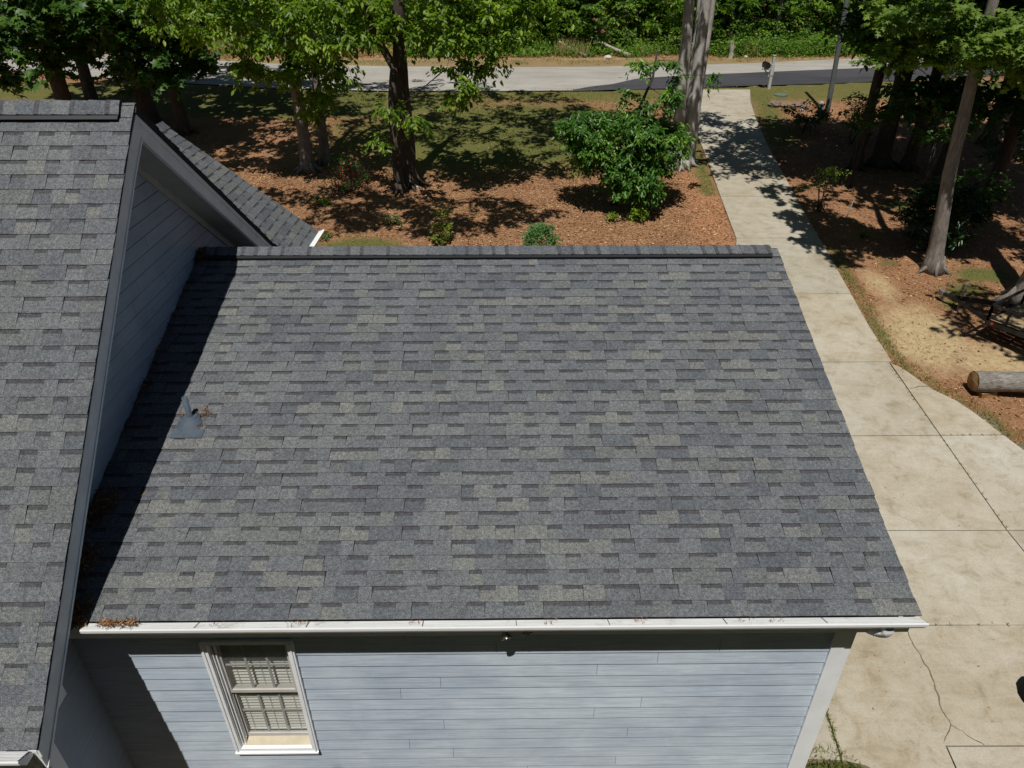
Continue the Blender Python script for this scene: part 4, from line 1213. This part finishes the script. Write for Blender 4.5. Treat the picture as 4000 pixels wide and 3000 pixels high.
ORD = 'first second third fourth fifth sixth seventh eighth ninth tenth eleventh twelfth thirteenth fourteenth fifteenth sixteenth seventeenth eighteenth nineteenth twentieth twenty-first twenty-second twenty-third twenty-fourth'.split()
words_r = ['front row', 'second row', 'third row', 'fourth row', 'back row']
cnt_ = {}
for i, (px, py, row) in enumerate(sorted(spots, key=lambda q: (q[2], q[0]))):
    k = cnt_.get(row, 0); cnt_[row] = k+1
    copy_thing(protos[i % 4], (px, py, gz(px, py)-.05), rw.uniform(0, 6.28), rw.uniform(.85, 1.25)*(1+.05*row), f'{ORD[k]} leafy tree from the left in the {words_r[row]} of the wood across the road')
for i, (px, py) in enumerate([(-15.5+3.7*k, -6.6+.5*math.sin(k*2.1)) for k in range(10)] + [(-15+5.5*k, -14) for k in range(7)]):  # out of view trees added behind the camera to shade the near wall
    copy_thing(protos[i % 4], (px, py, 0), rw.uniform(0, 6.28), 1.95 if i < 10 else 2.3, f'{ORD[i % 10]} unseen tree from the left in the {"near" if i < 10 else "far"} row added for wall shade')['group'] = 'unseen trees added to shade the near wall'
# undergrowth: uncountable low foliage on the bank
def scatter_leaves(name, boxes, lmat, size, kind, label_kind, seed):
    rg = np.random.default_rng(seed); Ps = []
    for x0, x1, y0, y1, h, n in boxes:
        nc = max(4, n//60)
        cx = rg.uniform(x0, x1, nc); cy = rg.uniform(y0, y1, nc); chh = rg.uniform(.35, 1, nc)*h
        ci = rg.integers(0, nc, n)
        d = unit(rg.normal(size=(n, 3))); d[:, 2] = np.abs(d[:, 2])
        r = rg.uniform(.6, 1, n)
        w = .35+.5*chh[ci]
        px = cx[ci]+d[:, 0]*w*r; py = cy[ci]+d[:, 1]*w*r
        Ps.append(np.stack([px, py, hz(px, py)+d[:, 2]*chh[ci]*r+.02], -1))
    P = np.concatenate(Ps); n = len(P)
    A = unit(rg.normal(size=(n, 3))*np.array([1, 1, .5])); Nn = unit(np.array([0, -.3, 1])+rg.normal(size=(n, 3))*.4)
    me = leaf_mesh(name, P, A, Nn, size*rg.uniform(.6, 1.2, n), np.clip(rg.normal(.5, .22, n), 0, 1), kind, lmat)
    o = bpy.data.objects.new(name, me); COL.objects.link(o)
    return o
o = scatter_leaves('undergrowth', [(-18,30,44.6,46.5,1.1,15000),(12,22,43.8,45.5,1.5,9000),(-6,8,43.6,45.0,.7,4000),(-34,-15,48,56,1.0,4500),(-24,34,47,52,2.2,9000)], M_LF_WOOD, .17, 'oval', '', 51)
tag(o, 'tangle of low bright green undergrowth on the bank across the road', 'undergrowth', kind='stuff')
# tall pale grass tufts
def blades(name, spots_, mat, h, w, seed, lean=.35):
    rg = np.random.default_rng(seed); V = []; F = []
    for x, y, r, n in spots_:
        a = rg.uniform(0, 6.28, n); rr = r*np.sqrt(rg.uniform(0, 1, n))
        px = x+rr*np.cos(a); py = y+rr*np.sin(a); pz = hz(px, py)
        hh = h*rg.uniform(.5, 1.15, n); dx = rg.normal(size=n)*lean*hh; dy = rg.normal(size=n)*lean*hh
        ww = w*rg.uniform(.6, 1.3, n); th = rg.uniform(0, 3.14, n)
        b = np.stack([px-np.cos(th)*ww/2, py-np.sin(th)*ww/2, pz-.01], -1); c = np.stack([px+np.cos(th)*ww/2, py+np.sin(th)*ww/2, pz-.01], -1)
        t = np.stack([px+dx, py+dy, pz+hh], -1)
        V.append(np.stack([b, c, t], 1).reshape(-1, 3))
    V = np.concatenate(V); n = len(V)//3
    me = bpy.data.meshes.new(name); me.vertices.add(n*3); me.vertices.foreach_set('co', V.ravel().astype(np.float32))
    me.loops.add(n*3); me.loops.foreach_set('vertex_index', np.arange(n*3, dtype=np.int32))
    me.polygons.add(n); me.polygons.foreach_set('loop_start', (np.arange(n)*3).astype(np.int32)); me.polygons.foreach_set('loop_total', np.full(n, 3, np.int32))
    me.update(calc_edges=True)
    at_ = me.attributes.new('tint', 'FLOAT', 'FACE'); at_.data.foreach_set('value', rg.uniform(0, 1, n).astype(np.float32))
    me.materials.append(mat); o = bpy.data.objects.new(name, me); COL.objects.link(o); return o
M_STRAW = mat_leaf('dry_grass', (.30,.22,.09), (.42,.33,.15), (.52,.44,.22), .2, .7)
M_TURF = mat_leaf('turf_blades', (.07,.10,.018), (.15,.18,.035), (.30,.29,.09), .25, .6)
o = blades('dry_grass', [(3.4,44.6,.5,260),(4.3,44.0,.4,160),(-8.5,44.4,.6,200),(-1,43.8,.5,120),(14.0,44.0,.5,90)], M_STRAW, .9, .03, 61, .3)
tag(o, 'tall dry straw coloured grass tufts along the bank', 'grass', kind='stuff')
# turf blades where grass is visible near
sp = [(3.6,4.25,.55,2600),(4.3,3.9,.5,1600),(3.2,4.0,.4,900),(5.0,3.2,.4,800)]
for y in np.arange(9.6, 18.4, .22): sp.append((xr(y)+.2, y, .2, 46))
for y in np.arange(26.5, 33, .5): sp.append((xr(y)+.7, y, .8, 60))
for y in np.arange(22, 33, .4): sp.append((xl(y)-.35, y, .4, 36))
for x, y, r, n in ((11.2,15.9,.7,260),(12.2,16.6,1.1,300),(10.0,17.4,.35,80),(10.6,15.3,.5,120),(1.9,17.0,.5,60),(-3.9,18.2,1.3,700),(9.0,14.0,.7,90),(9.3,12.8,.7,80)): sp.append((x, y, r, n))
o = blades('grass', sp, M_TURF, .075, .016, 62, .5)
tag(o, 'patchy short grass along the driveway edges and lawn', 'grass', kind='stuff')
rgx = np.random.default_rng(5)
sp = [(rgx.uniform(-7,6.5), rgx.uniform(23.5,33), .6, 45) for _ in range(170)] + [(rgx.uniform(-20,20), 42+rgx.uniform(-1,1.2), .6, 34) for _ in range(120)]
sp = [(x, y + (max(0, abs(x)-8))*.22, r, n) if y > 40 else (x, y, r, n) for x, y, r, n in sp]
o = blades('lawn_grass', sp, M_TURF, .10, .03, 63, .5); tag(o, 'thin lawn grass under the trees and on the road verge', 'grass', kind='stuff')

# moss and weeds in the slab joints
sp = []
for y in np.arange(4.7, 5.4, .05):
    sp.append((3.84+(y-4.63)*.09, y, .03, 26))
for x in np.arange(4.9, 7.5, .2): sp.append((x, 6.52-(x-5.3)*.005, .02, rgx.integers(0, 14)))
for y in np.arange(8.4, 13, .12): sp.append((8.0+(y-8)*.008, y, .02, rgx.integers(0, 14)))
for x in np.arange(8.1, 10, .12): sp.append((x, 10.6, .02, rgx.integers(0, 12)))
o = blades('joint_weeds', sp, M_TURF, .04, .012, 64, .6); tag(o, 'tiny moss and weeds growing in the slab joints', 'weeds', kind='stuff')
for v in o.data.vertices: v.co.z += .02

# ---------------------------------------------------------------- leaf litter on the mulch
M_LIT = mat_leaf('dead_leaves', (.15,.065,.026), (.36,.20,.095), (.62,.44,.25), .1, .8)
rg = np.random.default_rng(71)
def litter(n, x0, x1, y0, y1, s0, s1):
    x = rg.uniform(x0, x1, n); y = rg.uniform(y0, y1, n)
    g, s, c = masks(x, y)
    keep = ~inside_drive(x, y) & ((g < .45) | (rg.random(n) < .12)) & ((s < .35) | (rg.random(n) < .2)) & ~((y > 34) & (y < 40.5)) & ~((x < 3.1) & (y < 13.2))
    x, y = x[keep], y[keep]
    return np.stack([x, y, hz(x, y)+rg.uniform(.004, .03, len(x))], -1), rg.uniform(s0, s1, len(x))
parts = [litter(42000, -9, 7, 15, 24, .035, .085), litter(16000, 8, 17, 10.5, 30, .035, .09), litter(12000, -20, 15, 23, 34, .05, .1), litter(14000, -30, 22, 41, 47.5, .08, .16)]
P = np.concatenate([p[0] for p in parts]); S = np.concatenate([p[1] for p in parts]); n = len(P)
A = unit(rg.normal(size=(n, 3))*np.array([1, 1, .18])); Nn = unit(np.array([0, 0, 1])+rg.normal(size=(n, 3))*.35)
me = leaf_mesh('leaf_litter', P, A, Nn, S, np.clip(rg.normal(.5, .28, n), 0, 1), 'small', M_LIT)
o = bpy.data.objects.new('leaf_litter', me); COL.objects.link(o); tag(o, 'brown fallen leaves covering the mulched ground', 'leaf litter', kind='stuff')
# sparse pale seeds and petals on driveway and roof
n = 700
x = rg.uniform(3.2, 10, n); y = rg.uniform(5, 30, n); k = inside_drive(x, y); x, y = x[k], y[k]; n = len(x)
P = np.stack([x, y, hz(x, y)+.028], -1)
me = leaf_mesh('driveway_litter', P, unit(rg.normal(size=(n, 3))*np.array([1, 1, .05])), unit(np.array([0,0,1])+rg.normal(size=(n,3))*.2), rg.uniform(.02,.045,n), np.clip(rg.normal(.7,.25,n),0,1), 'small', M_LIT)
o = bpy.data.objects.new('driveway_litter', me); COL.objects.link(o); tag(o, 'scattered seeds and leaf bits on the driveway', 'leaf litter', kind='stuff')
# leaves and needles on the garage roof: valley piles, gutter, around the vent
M_PINE = mat_leaf('pine_straw', (.07,.028,.015), (.19,.085,.035), (.42,.25,.10), .1, .8)
Pp = []; Ap = []; Sp = []
def roofpile(x, y, rx, ry, h, n, s=(.05,.10)):
    for _ in range(n):
        a = rg.uniform(0, 6.28); r = math.sqrt(rg.random())
        px = max(XM+.03, x+rx*r*math.cos(a)); py = max(y+ry*r*math.sin(a), ye-.09)
        q = onroof(px, py, .015+h*(1-r)*rg.random())
        if py < ye: q.z = ze+.02+(ye-py)*.45+h*.5*rg.random()
        Pp.append(tuple(q)); d = rg.normal(size=3); d[2] *= .35; Ap.append(d); Sp.append(rg.uniform(*s))
roofpile(-3.72, 4.95, .16, .22, .06, 330); roofpile(-3.68, 4.45, .14, .18, .05, 240); roofpile(-3.66, 4.02, .22, .16, .07, 520)
roofpile(-3.62, 3.93, .22, .06, .03, 300); roofpile(-3.78, 8.35, .16, .13, .10, 330); roofpile(-3.76, 6.8, .05, 1.5, .02, 240); roofpile(-3.15, 3.90, .16, .045, .02, 190, (.03,.07))
for xx in (-2.35,-1.72,-1.68,-.75,.35,1.1,1.95,2.2): roofpile(xx, 3.89, .07, .03, .012, 12, (.02,.05))
roofpile(-3.06, 6.0, .07, .05, .05, 70, (.03,.06)); roofpile(-3.26, 5.97, .03, .03, .04, 26, (.03,.05)); roofpile(-3.05, 5.86, .02, .05, .03, 26, (.03,.05))
roofpile(-2.3, 8.2, .5, .02, .01, 12, (.03,.06))
for _ in range(60):
    roofpile(rg.uniform(-3.4, 3.3), rg.uniform(4.0, 8.1), .01, .01, .002, 1, (.025,.05))
for _ in range(40): roofpile(rg.uniform(-3.7,-2.6), rg.uniform(4.2,8.1), .01,.01,.002,1,(.03,.06))
P = np.array(Pp); A = np.array(Ap); n = len(P)
LEAF_T['needle'] = (np.array([(0,0,0),(.5,-.07,.02),(1,0,0),(.5,.07,.02)], float), [(0,1,2),(0,2,3)])
me = leaf_mesh('pine_straw', P, A, unit(np.array([0,0,1])+rg.normal(size=(n,3))*.4), np.array(Sp), np.clip(rg.normal(.5,.3,n),0,1), 'needle', M_PINE)
o = bpy.data.objects.new('pine_straw', me); COL.objects.link(o); tag(o, 'rusty pine straw and leaves piled in the roof valley and gutter', 'pine straw', kind='stuff')
# litter on main gutter corner
# ---------------------------------------------------------------- street things
M_POSTW = simple('weathered_white_post', (.42,.43,.42), .7, .2, var=.15, scale=20)
M_BOX = simple('black_painted_metal', (.015,.015,.016), .45, .4)
mbx = tag(empty('mailbox', (11.73, 33.63, gz(11.73,33.63))), 'black mailbox on a weathered white post at the road edge', 'mailbox')
zb = gz(11.73, 33.63)
p = MB(); p.box((11.67,33.57,zb-.05),(11.79,33.69,zb+.62)); p.build('post', M_POSTW, mbx)
p = MB(); p.box((11.655,33.555,zb+.55),(11.805,33.705,zb+1.0)); p.box((11.68,33.58,zb+1.0),(11.78,33.68,zb+1.34)); p.box((11.665,33.565,zb+1.34),(11.795,33.695,zb+1.37)); p.build('post_sleeve', M_POSTW, mbx)
p = MB(); p.box((11.30,33.58,zb+.78),(11.66,33.68,zb+.86)); p.beam((11.64,33.63,zb+.5),(11.42,33.63,zb+.78),.05,.05); p.build('arm', M_POSTW, mbx)
p = MB(); prof = [(-.10,0),(.10,0),(.10,.14)]+[(.10*math.cos(a), .14+.10*math.sin(a)) for a in np.linspace(.3, math.pi-.3, 7)]+[(-.10,.14)]
cx, cy0, cy1, cz = 11.45, 33.40, 33.88, zb+.865
n0 = len(prof)
vs = [(cx+a, cy0, cz+b) for a, b in prof]+[(cx+a, cy1, cz+b) for a, b in prof]
p.mesh(vs, [tuple(range(n0)), tuple(reversed(range(n0, 2*n0)))]+[(i, n0+i, n0+(i+1)%n0, (i+1)%n0) for i in range(n0)])
p.build('box', M_BOX, mbx)
p = MB(); p.box((cx-.105,cy1+.001,cz+.01),(cx+.105,cy1+.015,cz+.2)); p.box((cx-.01,cy1-.02,cz+.24),(cx+.01,cy1+.0,cz+.30)); p.build('door', M_BOX, mbx)

pl = tag(empty('grey_pole', (12.92, 29.85, gz(12.92,29.85))), 'slim smooth grey pole standing right of the mailbox in the shade', 'pole')
p = MB(); zb = gz(12.92,29.85); p.tube([(12.92,29.85,zb-.1),(12.92,29.85,zb+.5),(12.84,29.85,4.4),(12.75,29.85,6.16),(12.6,29.85,9.5)], [.10,.098,.09,.085,.07], 14)
p.build('shaft', simple('pole_grey', (.11,.125,.125), .7, .2, var=.2, scale=5), pl, True)
pd = tag(empty('utility_pedestal', (12.78, 30.2, gz(12.78,30.2))), 'short green utility pedestal with domed pale cap beside the grey pole', 'utility pedestal')
zb = gz(12.78,30.2)
p = MB(); p.lathe([(.10,zb-.05),(.10,zb+.36)], 14, Matrix.Translation((12.78,30.2,0))); p.build('body', simple('pedestal_green', (.08,.11,.09), .6, .3), pd, True)
p = MB(); p.lathe([(.11,zb+.361),(.11,zb+.42),(.09,zb+.47),(.04,zb+.50)], 14, Matrix.Translation((12.78,30.2,0))); p.build('cap', simple('pedestal_cap', (.28,.33,.31), .6, .3), pd, True)
p = MB(); p.lathe([(.30,gz(11.95,32.6)-.02),(.30,gz(11.95,32.6)+.04),(.27,gz(11.95,32.6)+.05)], 20, Matrix.Translation((11.95,32.6,0)))
o = p.build('meter_lid', simple('lid_green', (.12,.16,.13), .7, .2)); tag(o, 'flat round grey green lid in the grass behind the mailbox', 'lid')

def rock(name, x, y, s, seed, mat, label, group=None, sc=(1,1,.6)):
    rd_ = random.Random(seed); m = MB()
    vs = []; F = []
    R_, S_ = 6, 9
    for i in range(R_+1):
        for j in range(S_):
            a = math.pi*i/R_; b = 2*math.pi*j/S_
            r = s*(1+rd_.uniform(-.16,.16)) if 0 < i < R_ else s
            vs.append((r*math.sin(a)*math.cos(b)*sc[0], r*math.sin(a)*math.sin(b)*sc[1], r*math.cos(a)*sc[2]))
    for i in range(R_):
        for j in range(S_): F.append((i*S_+j, (i+1)*S_+j, (i+1)*S_+(j+1)%S_, i*S_+(j+1)%S_))
    Mx = Matrix.Translation((x, y, gz(x, y)+s*sc[2]*.55)) @ Matrix.Rotation(rd_.uniform(0,6), 4, 'Z')
    m.mesh([Mx @ Vector(v) for v in vs], F)
    o = m.build(name, mat, loc=(x, y, gz(x, y))); tag(o, label, 'rock', group)
M_ROCK = simple('rock_brown', (.20,.16,.13), .9, .15, var=.3, scale=9)
M_ROCKW = simple('rock_pale', (.55,.53,.48), .9, .15, var=.12, scale=9)
rock('rock', -2.82, 22.4, .12, 1, M_ROCKW, 'pale rounded stone lying at the foot of the forked tree')
rk = [(11.15,31.0,.24,'large angular boulder at the left end of the rock pile'),(11.55,30.95,.19,'brown rock second from the left in the rock pile'),(11.8,30.8,.15,'small brown rock at the middle of the rock pile'),(12.1,31.0,.18,'dark rock right of the middle of the rock pile'),(12.4,30.75,.16,'dark rock near the utility pedestal'),(12.35,31.15,.14,'small rock at the back of the rock pile'),(11.4,31.35,.13,'small rock behind the large angular boulder'),(12.15,30.45,.09,'small pale stone in front of the rock pile')]
for i, (x, y, s, l) in enumerate(rk): rock('rock', x, y, s, 20+i, M_ROCK if i != 7 else M_ROCKW, l, 'rocks piled near the utility pedestal')
rock('rock', 5.75, 43.1, .22, 31, M_ROCKW, 'pale stone on the far bank by the fallen log')
rock('rock', 13.6, 43.6, .12, 32, M_ROCKW, 'small white stone beside the cut stump across the road')

M_WOODCUT = simple('cut_wood', (.30,.18,.075), .8, .2, var=.25, scale=14)
M_LOG = mat_bark('log_bark', (.085,.072,.06), (.40,.38,.35), (3.2, 16, 16))
lg = tag(empty('log', (9.9, 12.0, gz(9.9,12.0))), 'thick weathered grey log lying beside the driveway apron at the right edge', 'log')
p = MB(); zl = gz(9.3,12.0)+.27
pts = [(9.235+.22*i, 11.87-.018*i, zl+.004*i) for i in range(12)]
p.tube(pts, [.20+.006*math.sin(i*1.7) for i in range(12)], 26, cap=False, bump=.035, rnd=random.Random(2)); p.build('bark', M_LOG, lg, True)
for xx, s in ((9.236,-1),(9.235+.22*11,1)):
    p = MB(); c = Vector((xx, 11.87-.018*(0 if s < 0 else 11), zl)); ring = []
    for k in range(26):
        a = 2*math.pi*k/26; ring.append(c+Vector((s*.004+random.uniform(-.012,.004)*-s, .194*math.cos(a), .194*math.sin(a))))
    n0 = 26; p.mesh(ring+[c+Vector((s*.03,0,.03))], [(k, (k+1)%26, 26) for k in range(26)]); p.build('cut_end', M_WOODCUT, lg)
ch = MB(); zc = gz(9.5,11.72)
ch.mesh([(9.38,11.70,zc-.02),(9.74,11.74,zc-.02),(9.74,11.93,zc-.02),(9.38,11.92,zc-.02),(9.37,11.68,zc+.11),(9.70,11.75,zc+.125),(9.72,11.93,zc+.125),(9.38,11.92,zc+.11)], [(3,2,1,0),(4,5,6,7),(0,1,5,4),(1,2,6,5),(2,3,7,6),(3,0,4,7)])
o = ch.build('wood_wedge', M_WOODCUT, loc=(9.55,11.8,zc)); tag(o, 'yellow split wood block propping the grey log', 'wood block')
M_DEADW = mat_bark('dead_wood', (.20,.18,.15), (.48,.45,.40), (6,6,6))
for pts, r, l in (([(7.05,43.5,2.72),(6.2,44.6,2.95),(5.3,45.8,3.3)],.11,'pale fallen log lying on the bank across the road'),
                  ([(4.6,43.6,2.7),(3.8,44.6,2.95),(3.2,45.6,3.2)],.08,'thinner fallen log in the dry grass across the road'),
                  ([(9.6,45.9,3.5),(10.6,45.2,3.2),(11.6,44.8,3.0)],.05,'bare fallen branch in the dark gap behind the pale trunks')):
    m = MB(); m.tube(pts, [r, r*.9, r*.7], 9, bump=.08); o = m.build('fallen_log', M_DEADW, loc=pts[0]); tag(o, l, 'log', 'fallen wood across the road')
m = MB(); x, y = 12.75, 43.5; zb = gz(x, y); m.tube([(x,y,zb-.05),(x,y,zb+.3),(x-.08,y,zb+.85)], [.20,.13,.10], 10, bump=.08)
o = m.build('stump', M_DEADW, loc=(x,y,zb)); tag(o, 'broken pale stump on the verge across the road', 'stump')
m = MB(); x, y = 9.95, 20.1; zb = gz(x, y); m.tube([(x,y,zb-.05),(x+.1,y,zb+.55)], [.012,.012], 8); o = m.build('stake', M_POSTW, loc=(x,y,zb)); tag(o, 'thin white stake leaning in the shaded right yard', 'stake')

# trailer
tr = tag(empty('utility_trailer', (10.5, 13.75, gz(10.5,13.75))), 'black utility trailer with wooden deck parked at the right edge', 'trailer')
C0 = Vector((10.50, 13.80, 0)); U = Vector((.83,.555,0)).normalized(); Fw = Vector((-U.y, U.x, 0)); zt = 1.06
def T(u, f, z): return tuple(C0 + U*u + Fw*f + Vector((0,0,z)))
W_, L_ = 1.55, 2.9
p = MB()
for a, b in (((0,0),(W_,0)),((0,0),(0,-L_)),((W_,0),(W_,-L_)),((0,-L_),(W_,-L_))): p.beam(T(*a,zt-.06), T(*b,zt-.06), .07, .10)
for k in range(1,5): p.beam(T(.03,-L_*k/5,zt-.08), T(W_-.03,-L_*k/5,zt-.08), .05, .06)
p.build('frame', M_BOX, tr)
p = MB()
for a, b in (((0,0),(W_,0)),((0,0),(0,-L_)),((W_,0),(W_,-L_))):
    p.beam(T(*a,zt+.34), T(*b,zt+.34), .045, .045)
    n = 8 if a[1] != b[1] else 2
    for k in range(n+1):
        f = k/n; u_ = a[0]+(b[0]-a[0])*f; v_ = a[1]+(b[1]-a[1])*f; p.beam(T(u_,v_,zt-.02), T(u_,v_,zt+.34), .04, .04)
p.beam(T(0,0,zt+.05), T(0,-L_,zt+.05), .03, .03)
p.build('side_rail', M_BOX, tr)
p = MB(); tip = T(W_/2, 1.12, zt-.10)
p.beam(T(.12,0,zt-.08), tip, .06, .09); p.beam(T(W_-.12,0,zt-.08), tip, .06, .09)
p.beam(T(W_/2,.9,zt-.10), T(W_/2,1.38,zt-.10), .06, .07)
p.build('tongue', M_BOX, tr)
p = MB(); p.box((-.05,-.02,-.04),(.05,.14,.05), M=Matrix.Translation(T(W_/2,1.36,zt-.09))); p.tube([T(W_/2,.95,zt-.55), T(W_/2,.95,zt+.28)], .025, 10); p.build('coupler', simple('worn_steel', (.25,.25,.25), .5, .4, metal=.4), tr)
p = MB()
for k in range(9):
    a = .02+k*(W_-.04)/9; b = a+(W_-.04)/9-.008
    p.mesh([T(a,-.04,zt),T(b,-.04,zt),T(b,-L_+.04,zt),T(a,-L_+.04,zt)], [(3,2,1,0)], (1,1,1))
p.build('deck', simple('deck_wood', (.30,.225,.13), .8, .2, var=.22, scale=7), tr)
p = MB(); p.beam(T(-.02,.0,zt-.1), T(-.22,.25,zt-.42), .06, .03); p.build('stabilizer', M_BOX, tr)
p = MB(); Mx = Matrix.Translation(T(-.04,-.12,zt-.05)) @ Vector((-U.x,-U.y,0)).to_track_quat('Z','Y').to_matrix().to_4x4(); p.lathe([(.03,0),(.028,.012),(.01,.016)], 12, Mx); p.build('reflector', simple('red_reflector', (.55,.05,.02), .3, .5), tr)
for u_ in (-.14, W_+.14):
    p = MB(); Mx = Matrix.Translation(T(u_,-L_*.58,gz(11.3,12.3)+.30)) @ U.to_track_quat('Z','Y').to_matrix().to_4x4()
    p.lathe([(.16,-.08),(.28,-.085),(.31,-.06),(.31,.06),(.28,.085),(.16,.08)], 24, Mx); w_ = p.build('wheel', simple('tyre_rubber', (.02,.02,.02), .9, .1), tr, True)
    p = MB(); p.lathe([(.03,-.05),(.155,-.05),(.155,.05),(.03,.05)], 20, Mx); sub(p, 'rim', simple('rim_grey', (.3,.3,.3), .5, .4, metal=.5), w_)
# black rounded lump on the concrete at the right edge
m = MB(); Rd = random.Random(6)
prof = [(.22,.02),(.25,.10),(.245,.30),(.22,.42),(.15,.50),(.05,.52)]
m.lathe(prof, 18, Matrix.Translation((6.62, 5.36, 0)) @ Matrix.Diagonal((.95,1.15,.55,1)))
m.v = [(a+Rd.uniform(-.012,.012), b+Rd.uniform(-.012,.012), c) for a, b, c in m.v]
o = m.build('black_lump', simple('lump_black', (.012,.010,.010), .8, .15), loc=(6.66,5.38,.02)); tag(o, 'black rounded lump on the concrete, cut by the right edge', 'bin')
